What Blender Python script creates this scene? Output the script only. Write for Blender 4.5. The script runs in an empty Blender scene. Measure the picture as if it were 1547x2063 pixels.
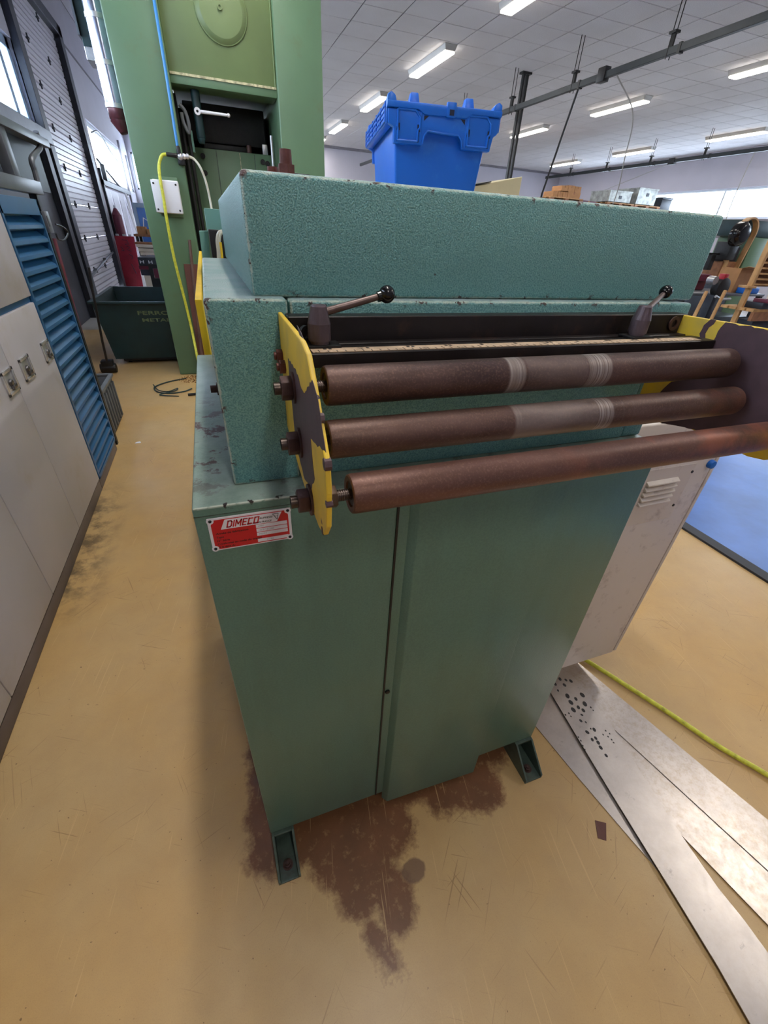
import bpy, bmesh, math, random
from mathutils import Matrix, Vector
random.seed(7)
SC = bpy.context.scene
COL = SC.collection

# ------------------------------------------------------------------ camera
FPX = 847.05
CR = ((0.9403, -0.3368, 0.0481), (-0.1484, -0.5333, -0.8328), (0.3061, 0.776, -0.5515))   # rows: right, down, forward
CAM = Vector((0.0662, -0.4964, 1.3874))
cd = bpy.data.cameras.new('camera')
cd.sensor_fit = 'VERTICAL'; cd.sensor_height = 36.0; cd.lens = FPX / 2063 * 36.0
cd.clip_start = 0.02; cd.clip_end = 200
cam = bpy.data.objects.new('camera', cd); COL.objects.link(cam)
rx, dn, fw = (Vector(v).normalized() for v in CR)
rx = (rx - fw * rx.dot(fw)).normalized(); dn = fw.cross(rx)
cam.matrix_world = Matrix(((rx.x, -dn.x, -fw.x, CAM.x), (rx.y, -dn.y, -fw.y, CAM.y), (rx.z, -dn.z, -fw.z, CAM.z), (0, 0, 0, 1)))
SC.camera = cam

# ------------------------------------------------------------------ sky, exposure
SC.view_settings.view_transform = 'Standard'
SC.view_settings.look = 'None'
SC.view_settings.exposure = 0.0
SC.view_settings.gamma = 1.0
SC.view_settings.use_curve_mapping = False
LAMP_POWER = 25.0
wd = bpy.data.worlds.new('sky'); SC.world = wd; wd.use_nodes = True
wd.node_tree.nodes['Background'].inputs[0].default_value = (0.74, 0.84, 1.0, 1)
wd.node_tree.nodes['Background'].inputs[1].default_value = 20.0


def at(u, v, ax, val):
    """point of the room seen at photograph pixel (u, v) on the plane axis = val"""
    d = rx * (u - 773.5) + dn * (v - 1031.5) + fw * FPX
    return CAM + d * ((val - CAM[ax]) / d[ax])


def pix(p):
    q = Vector(p) - CAM
    z = q.dot(fw)
    return (FPX * q.dot(rx) / z + 773.5, FPX * q.dot(dn) / z + 1031.5, z) if z > 0.05 else (-1e6, -1e6, z)


# ------------------------------------------------------------------ materials
def lin(c):
    return tuple(((x / 255) / 12.92 if x / 255 <= 0.04045 else ((x / 255 + 0.055) / 1.055) ** 2.4) for x in c) + (1,)


class NT:
    """small node-expression helper"""
    def __init__(s, name):
        s.m = bpy.data.materials.new(name); s.m.use_nodes = True
        s.t = s.m.node_tree; s.b = s.t.nodes['Principled BSDF']

    def n(s, typ, ins=None, **kw):
        nd = s.t.nodes.new(typ)
        for k, v in kw.items(): setattr(nd, k, v)
        for k, v in (ins or {}).items(): s.put(nd.inputs[k], v)
        return nd

    def put(s, sock, v):
        if isinstance(v, bpy.types.NodeSocket): s.t.links.new(v, sock)
        else: sock.default_value = v

    def pos(s): return s.n('ShaderNodeNewGeometry').outputs['Position']

    def math(s, op, a, b=None, c=None, clamp=False):
        nd = s.n('ShaderNodeMath', operation=op, use_clamp=clamp)
        for i, v in enumerate((a, b, c)):
            if v is not None: s.put(nd.inputs[i], v)
        return nd.outputs[0]

    def noise(s, scale, detail=3, rough=0.55, vec=None, stretch=None, dist=0.0):
        v = vec if vec is not None else s.pos()
        if stretch: v = s.n('ShaderNodeMapping', {0: v, 'Scale': stretch}).outputs[0]
        return s.n('ShaderNodeTexNoise', {'Vector': v, 'Scale': scale, 'Detail': detail, 'Roughness': rough, 'Distortion': dist}).outputs['Fac']

    def ramp(s, f, a, b):
        return s.n('ShaderNodeMapRange', {'Value': f, 'From Min': a, 'From Max': b}).outputs[0]

    def mix(s, f, a, b):
        nd = s.n('ShaderNodeMix', data_type='RGBA')
        s.put(nd.inputs[0], f); s.put(nd.inputs[6], a); s.put(nd.inputs[7], b)
        return nd.outputs[2]

    def xyz(s, v=None):
        return s.n('ShaderNodeSeparateXYZ', {0: v if v is not None else s.pos()}).outputs

    def bump(s, h, dist, strength=1.0):
        s.put(s.b.inputs['Normal'], s.n('ShaderNodeBump', {'Height': h, 'Distance': dist, 'Strength': strength}).outputs[0])

    def set(s, color=None, rough=None, metal=None, spec=None):
        for k, v in (('Base Color', color), ('Roughness', rough), ('Metallic', metal), ('Specular IOR Level', spec)):
            if v is not None: s.put(s.b.inputs[k], v)
        return s.m


def plain(name, c, rough=0.5, metal=0.0, var=0.12, scale=6.0, bump=0.0, bscale=80, dirt=None, dirt_amt=0.0, dscale=9, stretch=None):
    s = NT(name); c = lin(c)
    f = s.noise(scale, 4, stretch=stretch)
    dark = tuple(x * (1 - var * 2) for x in c[:3]) + (1,)
    col = s.mix(s.ramp(f, 0.3, 0.65), dark, c)
    if dirt: col = s.mix(s.math('MULTIPLY', s.ramp(s.noise(dscale, 6, 0.65), 0.56, 0.7), dirt_amt), col, lin(dirt))
    if bump: s.bump(s.noise(bscale, 3), bump)
    return s.set(col, s.ramp(s.noise(scale * 2.3, 3), 0.0, 1.0) if False else rough, metal)


def emit(name, c, k):
    s = NT(name); s.put(s.b.inputs['Base Color'], (0.8, 0.8, 0.8, 1)); s.put(s.b.inputs['Emission Color'], c); s.put(s.b.inputs['Emission Strength'], k)
    return s.m


def hammer(name, c, c2, bump=0.0006, bounds=None, rusty=False, pscale=560):
    """hammertone enamel: dimpled two-tone, settled dust on upward faces, edges worn pale with dark chips"""
    s = NT(name)
    h = s.noise(pscale, 2, 0.5)
    big = s.noise(3.5, 3)
    col = s.mix(s.ramp(h, 0.32, 0.64), lin(c2), lin(c))
    col = s.mix(s.math('MULTIPLY', s.ramp(big, 0.35, 0.7), 0.2), col, lin(c2))
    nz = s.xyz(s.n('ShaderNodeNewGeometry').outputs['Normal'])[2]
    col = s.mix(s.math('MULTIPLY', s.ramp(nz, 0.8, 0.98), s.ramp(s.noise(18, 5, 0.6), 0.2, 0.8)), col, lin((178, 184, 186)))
    if bounds:
        (x0, y0, z0), (x1, y1, z1) = bounds; P = s.xyz(); ds = []
        for q, a, b in ((0, x0, x1), (1, y0, y1), (2, z0, z1)):
            ds.append(s.math('MINIMUM', s.math('SUBTRACT', P[q], a), s.math('SUBTRACT', b, P[q])))
        e = s.math('MAXIMUM', s.math('MINIMUM', ds[0], ds[1]), s.math('MINIMUM', s.math('MAXIMUM', ds[0], ds[1]), ds[2]))
        n2 = s.noise(90, 5, 0.65)
        ee = s.math('ADD', e, s.math('MULTIPLY', s.math('SUBTRACT', n2, 0.5), 0.006))
        col = s.mix(s.math('MULTIPLY', s.ramp(ee, 0.0034, 0.0014), 0.6), col, lin((214, 216, 196)))
        chips = s.math('MULTIPLY', s.ramp(e, 0.009, 0.003), s.ramp(s.noise(75, 4, 0.6), 0.60, 0.63))
        col = s.mix(chips, col, lin((64, 42, 38)))
        if rusty:      # rust eating in from the upper front corner nearest the aisle
          d = s.math('SQRT', s.math('ADD', s.math('ADD', s.math('POWER', s.math('SUBTRACT', P[0], x0), 2.0), s.math('POWER', s.math('SUBTRACT', P[1], y0), 2.0)), s.math('POWER', s.math('SUBTRACT', P[2], z1), 2.0)))
          col = s.mix(s.ramp(s.math('ADD', d, s.math('MULTIPLY', n2, 0.012)), 0.0155, 0.0125), col, lin((84, 56, 50)))
    col = s.mix(s.math('MULTIPLY', s.ramp(s.noise(60, 4, 0.6), 0.735, 0.75), 0.9), col, lin((50, 44, 42)))
    s.bump(h, bump)
    return s.set(col, 0.30, 0.0, 0.55)


def base_paint():
    """smoother green paint of the cabinet: faint orange peel, dull rubbed bands, scuffs and rust at the foot"""
    s = NT('cabinet_paint')
    x, y, z = s.xyz()
    big = s.noise(2.2, 3)
    col = s.mix(s.ramp(big, 0.35, 0.65), lin((88, 122, 108)), lin((98, 128, 110)))
    fine = s.noise(260, 2)
    col = s.mix(s.math('MULTIPLY', s.ramp(fine, 0.4, 0.62), 0.22), col, lin((66, 92, 82)))
    st = s.noise(14, 6, 0.7, stretch=(1, 1, 0.22))
    col = s.mix(s.math('MULTIPLY', s.ramp(st, 0.45, 0.85), 0.3), col, lin((64, 76, 62)))
    sc = s.noise(30, 5, 0.65, stretch=(1.6, 1, 0.5))
    col = s.mix(s.math('MULTIPLY', s.ramp(sc, 0.735, 0.75), 0.85), col, lin((52, 40, 34)))
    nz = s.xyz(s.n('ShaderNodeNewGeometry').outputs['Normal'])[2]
    dust = s.math('MULTIPLY', s.ramp(nz, 0.8, 0.98), s.ramp(s.noise(12, 5, 0.65), 0.15, 0.7))  # dust, plus painted lightening of upward faces where the lighting stays dark
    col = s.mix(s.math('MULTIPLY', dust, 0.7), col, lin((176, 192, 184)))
    edge = s.math('MULTIPLY', s.math('MULTIPLY', s.ramp(z, 1.0815, 1.084), s.ramp(y, 0.0035, 0.0015)), s.ramp(s.noise(120, 3), 0.3, 0.5))
    col = s.mix(s.math('MULTIPLY', edge, 0.8), col, lin((214, 220, 204)))
    nick = s.math('MULTIPLY', s.math('MULTIPLY', s.ramp(z, 1.077, 1.082), s.ramp(y, 0.008, 0.004)), s.ramp(s.noise(60, 3), 0.63, 0.66))
    col = s.mix(nick, col, lin((50, 42, 40)))
    col = s.mix(s.math('MULTIPLY', s.math('MULTIPLY', s.math('GREATER_THAN', z, 1.083), s.ramp(s.noise(26, 6, 0.7), 0.545, 0.60)), s.ramp(s.math('ABSOLUTE', s.math('SUBTRACT', y, 0.22)), 0.24, 0.08)), col, lin((92, 70, 70)))
    s.bump(fine, 0.00025)
    return s.set(col, 0.36, 0.0, 0.45)


def chipped_yellow():
    s = NT('chipped_yellow')
    m = s.ramp(s.noise(75, 4, 0.6), 0.70, 0.71)
    yel = s.mix(s.ramp(s.noise(25, 4), 0.4, 0.75), lin((232, 194, 50)), lin((204, 174, 74)))
    col = s.mix(m, yel, lin((78, 58, 62)))
    s.bump(m, -0.0004)
    return s.set(col, 0.5, 0.0)


def roller_mat(name, c1, c2, bands, rust=0.0):
    s = NT(name)
    x, y, z = s.xyz()
    n = s.noise(22, 5, 0.6, stretch=(0.35, 1, 1))
    fine = s.noise(420, 3)
    col = s.mix(s.ramp(n, 0.35, 0.68), lin(c1), lin(c2))
    col = s.mix(s.math('MULTIPLY', s.ramp(fine, 0.5, 0.75), 0.35), col, lin((150, 118, 100)))
    if rust:
        r = s.ramp(s.noise(9, 4, 0.6), 0.5, 0.6)
        rm = s.math('MULTIPLY', s.math('MULTIPLY', r, s.ramp(x, 0.4, 0.5)), rust)
        col = s.mix(rm, col, lin((150, 90, 70)))
    pol = None
    for a, b, k in bands:
        inside = s.math('MULTIPLY', s.ramp(x, a, a + 0.003), s.ramp(x, b, b - 0.003))
        lines = s.ramp(s.noise(1.0, 2, vec=s.n('ShaderNodeCombineXYZ', {0: s.math('MULTIPLY', x, 330.0)}).outputs[0]), 0.42, 0.58)
        w = s.math('MULTIPLY', s.math('MULTIPLY', inside, s.math('ADD', s.math('MULTIPLY', lines if k >= 0.6 else s.ramp(n, 0.3, 0.7), 0.75), 0.25)), k)
        pol = w if pol is None else s.math('MAXIMUM', pol, w)
    if pol is not None: col = s.mix(pol, col, lin((176, 165, 158)))
    s.bump(s.noise(160, 4), 0.0002)
    return s.set(col, s.math('ADD', 0.36, s.math('MULTIPLY', n, 0.2)), 0.45, 0.5)


def floor_mat():
    s = NT('floor_epoxy')
    x, y, z = s.xyz()
    big = s.noise(1.3, 4, 0.6)
    mid = s.noise(7, 5, 0.65)
    col = s.mix(s.ramp(big, 0.3, 0.7), lin((200, 160, 98)), lin((198, 170, 124)))
    col = s.mix(s.math('MULTIPLY', s.ramp(mid, 0.35, 0.8), 0.45), col, lin((172, 140, 100)))
    # grain and fine scratches in several directions
    for ang, sc, th, k in ((0.5, 8, 0.655, 0.5), (1.25, 7, 0.66, 0.5), (-0.35, 9, 0.665, 0.5), (2.3, 6, 0.66, 0.45)):
        rt = s.n('ShaderNodeMapping', {0: s.pos(), 'Rotation': (0, 0, ang)}).outputs[0]
        mp = s.n('ShaderNodeMapping', {0: rt, 'Scale': (1.0, 45.0, 1.0)}).outputs[0]
        f = s.n('ShaderNodeTexNoise', {'Vector': mp, 'Scale': sc * 0.6, 'Detail': 1.0, 'Roughness': 0.4}).outputs['Fac']
        g = s.math('MULTIPLY', s.ramp(f, th + 0.06, th + 0.085), s.ramp(s.noise(3.1, 2), 0.45, 0.62))
        col = s.mix(s.math('MULTIPLY', g, k), col, lin((120, 88, 58)))
    col = s.mix(s.math('MULTIPLY', s.ramp(s.noise(420, 3, 0.7), 0.5, 0.75), 0.22), col, lin((140, 108, 74)))
    sp = s.noise(75, 3, 0.6)
    col = s.mix(s.math('MULTIPLY', s.ramp(sp, 0.7, 0.73), 0.75), col, lin((92, 66, 44)))
    # brown oil stain in front of the machine: lobes with a ragged rim
    lobes = ((0.06, 0.02, 0.30, -0.05, 0.085), (0.14, -0.06, 0.20, -0.16, 0.065), (0.22, -0.08, 0.27, -0.21, 0.060), (0.33, 0.0, 0.50, 0.0, 0.03),
             (0.50, -0.02, 0.61, -0.055, 0.065), (0.64, 0.04, 0.62, -0.06, 0.05), (-0.01, 0.0, 0.02, 0.30, 0.06), (0.10, 0.05, 0.70, 0.05, 0.06), (0.20, -0.24, 0.225, -0.31, 0.022))
    best = None
    for ax_, ay, bx, by, r in lobes:
        ux, uy = bx - ax_, by - ay; L2 = ux * ux + uy * uy
        px = s.math('SUBTRACT', x, ax_); py = s.math('SUBTRACT', y, ay)
        t = s.math('DIVIDE', s.math('ADD', s.math('MULTIPLY', px, ux), s.math('MULTIPLY', py, uy)), L2, clamp=True)
        dx = s.math('SUBTRACT', px, s.math('MULTIPLY', t, ux)); dy = s.math('SUBTRACT', py, s.math('MULTIPLY', t, uy))
        d = s.math('SUBTRACT', s.math('SQRT', s.math('ADD', s.math('MULTIPLY', dx, dx), s.math('MULTIPLY', dy, dy))), r)
        best = d if best is None else s.math('MINIMUM', best, d)
    rag = s.math('ADD', s.math('MULTIPLY', s.math('SUBTRACT', s.noise(17, 6, 0.65), 0.5), 0.10), s.math('MULTIPLY', s.math('SUBTRACT', s.noise(90, 4, 0.7), 0.5), 0.035))
    d = s.math('ADD', best, rag)
    stain = s.math('MULTIPLY', s.ramp(d, 0.012, -0.014), s.ramp(s.noise(34, 6, 0.75), 0.15, 0.45))
    col = s.mix(s.math('MULTIPLY', stain, 0.88), col, s.mix(s.ramp(mid, 0.3, 0.7), lin((116, 68, 46)), lin((92, 55, 40))))
    # paler scratches through the stain, a darker drop mark
    mp = s.n('ShaderNodeMapping', {0: s.n('ShaderNodeMapping', {0: s.pos(), 'Rotation': (0, 0, 1.75)}).outputs[0], 'Scale': (1.0, 40.0, 1.0)}).outputs[0]
    f = s.n('ShaderNodeTexNoise', {'Vector': mp, 'Scale': 4.0, 'Detail': 1.0}).outputs['Fac']
    col = s.mix(s.math('MULTIPLY', s.ramp(f, 0.70, 0.73), 0.5), col, lin((214, 180, 128)))
    dd = s.math('SQRT', s.math('ADD', s.math('POWER', s.math('SUBTRACT', x, 0.337), 2.0), s.math('POWER', s.math('MULTIPLY', s.math('SUBTRACT', y, -0.168), 1.2), 2.0)))
    drop = s.ramp(s.math('ADD', dd, s.math('MULTIPLY', s.math('SUBTRACT', s.noise(40, 3), 0.5), 0.018)), 0.034, 0.028)
    col = s.mix(s.math('MULTIPLY', drop, 0.75), col, lin((104, 76, 64)))
    # soot pushed out from under the cabinets
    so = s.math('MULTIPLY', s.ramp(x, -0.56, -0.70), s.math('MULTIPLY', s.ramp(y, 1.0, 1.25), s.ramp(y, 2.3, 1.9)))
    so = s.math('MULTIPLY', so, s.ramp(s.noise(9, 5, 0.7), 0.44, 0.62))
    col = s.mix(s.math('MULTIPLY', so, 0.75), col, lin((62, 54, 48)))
    rough = s.math('ADD', 0.27, s.math('MULTIPLY', s.noise(5, 2, 0.5), 0.14))
    s.bump(s.noise(60, 4, 0.6), 0.00035)
    return s.set(col, rough, 0.0, 0.42)


def strip_mat(name, blotch):
    s = NT(name)
    n = s.noise(9, 6, 0.7)
    col = s.mix(s.ramp(n, 0.3, 0.75), lin((196, 188, 182)), lin((176, 168, 163)))
    if blotch: col = s.mix(s.math('MULTIPLY', s.ramp(s.noise(70, 5, 0.7, dist=0.0), 0.42, 0.72), blotch), col, lin((158, 136, 108)))
    col = s.mix(s.math('MULTIPLY', s.ramp(s.noise(22, 6, 0.75), 0.62, 0.7), 0.45), col, lin((120, 110, 108)))
    return s.set(col, s.math('ADD', 0.28, s.math('MULTIPLY', s.ramp(s.noise(60, 4, 0.6), 0.3, 0.75), 0.08)), 0.75)


def tile_mat():
    s = NT('ceiling_tile_board')
    f = s.noise(150, 3, 0.6)
    col = s.mix(s.ramp(f, 0.4, 0.62), lin((196, 192, 194)), lin((222, 220, 222)))
    col = s.mix(s.math('MULTIPLY', s.ramp(s.noise(1.2, 3), 0.45, 0.7), 0.3), col, lin((190, 184, 184)))
    s.bump(f, 0.002)
    return s.set(col, 0.9, 0.0, 0.1)


def glass_mat():
    s = NT('window_glass')
    out = s.t.nodes['Material Output']
    tr = s.n('ShaderNodeBsdfTransparent', {0: (0.93, 0.96, 0.97, 1)}); gl = s.n('ShaderNodeBsdfGlossy', {'Roughness': 0.05})
    mx = s.n('ShaderNodeMixShader', {0: 0.08}); s.t.links.new(tr.outputs[0], mx.inputs[1]); s.t.links.new(gl.outputs[0], mx.inputs[2])
    s.t.links.new(mx.outputs[0], out.inputs['Surface'])
    return s.m


M = {
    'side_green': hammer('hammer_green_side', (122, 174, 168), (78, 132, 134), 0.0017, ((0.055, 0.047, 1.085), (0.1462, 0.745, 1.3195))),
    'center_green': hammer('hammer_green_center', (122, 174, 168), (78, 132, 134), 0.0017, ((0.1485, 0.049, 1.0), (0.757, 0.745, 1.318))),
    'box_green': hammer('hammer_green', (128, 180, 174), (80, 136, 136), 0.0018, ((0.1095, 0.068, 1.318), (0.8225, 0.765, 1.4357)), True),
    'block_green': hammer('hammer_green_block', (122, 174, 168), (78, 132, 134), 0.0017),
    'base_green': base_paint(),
    'foot_green': plain('foot_green', (74, 92, 82), 0.45, var=0.2, scale=40, dirt=(48, 40, 36), dirt_amt=0.8),
    'press_green': plain('press_green', (96, 126, 96), 0.4, var=0.07, scale=2.0, dirt=(96, 110, 78), dirt_amt=0.5, dscale=5),
    'press_panel': plain('press_panel_green', (110, 128, 84), 0.42, var=0.08, scale=2.4, dirt=(110, 118, 78), dirt_amt=0.5, dscale=4),
    'press_worn': plain('press_worn_edge', (206, 200, 160), 0.6, var=0.3, scale=40),
    'dark_iron': plain('dark_iron', (34, 34, 36), 0.45, 0.3, var=0.2, scale=30),
    'black_plastic': plain('black_plastic', (14, 14, 16), 0.16, var=0.05),
    'channel_black': plain('channel_black', (38, 32, 32), 0.4, 0.3, var=0.25, scale=25, dirt=(86, 60, 50), dirt_amt=0.35, dscale=30),
    'rust_bolt': plain('rusty_bolt', (92, 66, 62), 0.5, 0.35, var=0.25, scale=60, bump=0.0004, bscale=300),
    'rust_bolt_red': plain('rusty_red_bolt', (108, 58, 50), 0.55, 0.2, var=0.2, scale=60, bump=0.0004, bscale=300),
    'nut_brown': plain('oiled_nut', (104, 82, 66), 0.4, 0.5, var=0.25, scale=80),
    'hub_steel': plain('blued_hub_steel', (94, 80, 86), 0.42, 0.35, var=0.12, scale=60),
    'lever_rod': plain('lever_rod_steel', (106, 88, 84), 0.35, 0.5, var=0.15, scale=80),
    'thread': plain('thread_steel', (84, 70, 64), 0.35, 0.6, var=0.2, scale=90),
    'scale_tape': plain('scale_tape', (206, 178, 148), 0.6, var=0.12, scale=60, dirt=(60, 46, 40), dirt_amt=0.8, dscale=70),
    'ink': plain('ink_black', (28, 24, 26), 0.6, var=0.0),
    'red_print': plain('red_print', (196, 14, 32), 0.35, var=0.03),
    'white_print': plain('white_print', (226, 226, 232), 0.35, var=0.03),
    'grey_ink': plain('grey_ink', (150, 148, 156), 0.6, var=0.0),
    'white_paint': plain('white_cabinet_paint', (192, 188, 194), 0.42, var=0.04, scale=3, dirt=(176, 168, 160), dirt_amt=0.5, dscale=5),
    'plinth': plain('plinth_grey', (106, 94, 90), 0.55, var=0.12, scale=8),
    'elec_paint': plain('electrical_cabinet_grey', (206, 196, 188), 0.42, var=0.03, scale=3, dirt=(130, 110, 104), dirt_amt=0.45, dscale=22),
    'chrome': plain('latch_chrome', (204, 204, 210), 0.2, 0.6, var=0.05),
    'latch_dark': plain('latch_pocket', (104, 102, 106), 0.25, 0.6, var=0.1),
    'louvre_blue': plain('louvre_blue', (38, 92, 138), 0.36, var=0.1, scale=6),
    'frame_grey': plain('frame_grey', (104, 108, 116), 0.4, 0.3, var=0.12, scale=7),
    'panel_dark': plain('panel_dark', (50, 56, 68), 0.4, 0.1, var=0.25, scale=4),
    'wall': plain('wall_paint', (182, 179, 190), 0.85, var=0.03, scale=1.5),
    'seam': plain('wall_seam_grey', (120, 116, 124), 0.7, var=0.1),
    'door_white': plain('door_white', (200, 198, 208), 0.4, var=0.04, scale=3),
    'jamb_dark': plain('jamb_dark', (38, 42, 54), 0.5, var=0.2, scale=8),
    'window_blue': plain('window_frame_pale', (150, 172, 200), 0.45, var=0.06),
    'window_white': plain('window_frame_white', (210, 218, 226), 0.45, var=0.05),
    'tile': tile_mat(),
    'grid': plain('ceiling_joint', (112, 108, 114), 0.9, var=0.1),
    'lamp_body': plain('lamp_body_white', (176, 172, 166), 0.4, var=0.04),
    'lamp': emit('lamp_diffuser', (1.0, 0.95, 0.87, 1), 14.0),
    'crate': plain('crate_blue', (18, 104, 206), 0.38, var=0.05, scale=9, dirt=(60, 132, 214), dirt_amt=0.3, dscale=40),
    'crate_dark': plain('crate_recess_blue', (6, 22, 54), 0.5, var=0.1),
    'bin_green': plain('bin_dark_green', (20, 52, 56), 0.45, var=0.15, scale=5),
    'bin_text': plain('bin_stencil', (120, 136, 96), 0.6, var=0.25, scale=60),
    'tub_grey': plain('tub_grey', (98, 102, 106), 0.5, var=0.1, scale=9),
    'hose_yellow': plain('hose_yellow', (214, 214, 70), 0.45, var=0.16, scale=50, dirt=(120, 112, 40), dirt_amt=0.6, dscale=60),
    'hose_blue': plain('hose_blue', (60, 136, 206), 0.35, var=0.06),
    'hose_clear': plain('hose_clear', (198, 196, 180), 0.35, var=0.08),
    'rubber': plain('rubber_black', (22, 22, 24), 0.5, var=0.1),
    'galv': plain('galvanised', (186, 186, 188), 0.35, 0.8, var=0.1, scale=40),
    'duct': plain('duct_steel', (170, 176, 196), 0.2, 0.9, var=0.12, scale=10),
    'duct_red': plain('duct_maroon', (92, 44, 52), 0.3, 0.3, var=0.2, scale=16),
    'yellow_guard': plain('guard_yellow', (236, 196, 30), 0.5, var=0.08, scale=20, dirt=(190, 156, 60), dirt_amt=0.6, dscale=30),
    'feeder_teal': plain('feeder_teal', (116, 168, 158), 0.4, var=0.06),
    'red_panel': plain('panel_red', (168, 34, 50), 0.5, var=0.12, scale=8, dirt=(120, 26, 40), dirt_amt=0.5),
    'maroon': plain('maroon', (104, 40, 60), 0.45, var=0.15),
    'brown_sheet': plain('brown_sheet', (104, 62, 52), 0.6, var=0.15),
    'pipe_rust': plain('pipe_rust', (110, 82, 72), 0.5, 0.3, var=0.2),
    'mat_blue': plain('mat_blue', (70, 120, 200), 0.33, var=0.14, scale=3.0, bump=0.002, bscale=4),
    'mat_edge': plain('mat_edge', (44, 46, 52), 0.6, var=0.1),
    'wood': plain('wood', (196, 150, 96), 0.55, var=0.2, scale=14, stretch=(1, 1, 0.3)),
    'wood_dark': plain('wood_dark', (150, 100, 66), 0.6, var=0.2, scale=14),
    'card': plain('cardboard', (176, 128, 84), 0.8, var=0.1, scale=8),
    'beige': plain('beige_board', (206, 192, 150), 0.6, var=0.05),
    'bin_galv': plain('bin_galvanised', (178, 182, 178), 0.45, 0.4, var=0.3, scale=7),
    'busbar': plain('busbar_grey', (38, 44, 48), 0.45, 0.3, var=0.12, scale=10),
    'cord_white': plain('cord_white', (170, 168, 164), 0.5, var=0.05),
    'rust_chips': plain('rust_chips', (150, 94, 44), 0.9, var=0.4, scale=30),
    'concrete': plain('floor_grey', (172, 168, 164), 0.5, var=0.1, scale=1.5, dirt=(130, 126, 122), dirt_amt=0.5, dscale=4),
    'cream': plain('cream_board', (218, 204, 186), 0.7, var=0.06),
    'glass': glass_mat(),
}
M['roller_a'] = roller_mat('roller_upper_steel', (68, 50, 48), (98, 74, 68), ((0.370, 0.395, 0.8), (0.395, 0.487, 0.2), (0.486, 0.524, 0.8)))
M['roller_b'] = roller_mat('roller_middle_steel', (76, 56, 50), (106, 80, 72), ((0.376, 0.500, 0.45), (0.374, 0.386, 0.6), (0.496, 0.524, 0.7), (0.538, 0.5405, 0.6), (0.555, 0.5575, 0.6)), 0.3)
M['roller_c'] = roller_mat('roller_lower_rust', (92, 64, 56), (114, 80, 70), (), 0.75)
M['plate_yellow'] = chipped_yellow()
M['bare_plate'] = plain('bare_plate', (86, 64, 70), 0.5, 0.15, var=0.12, scale=40)
M['strip_clean'] = strip_mat('strip_steel_clean', 0.15)
M['strip_worn'] = strip_mat('strip_steel_worn', 0.55)
M['floor'] = floor_mat()


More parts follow.
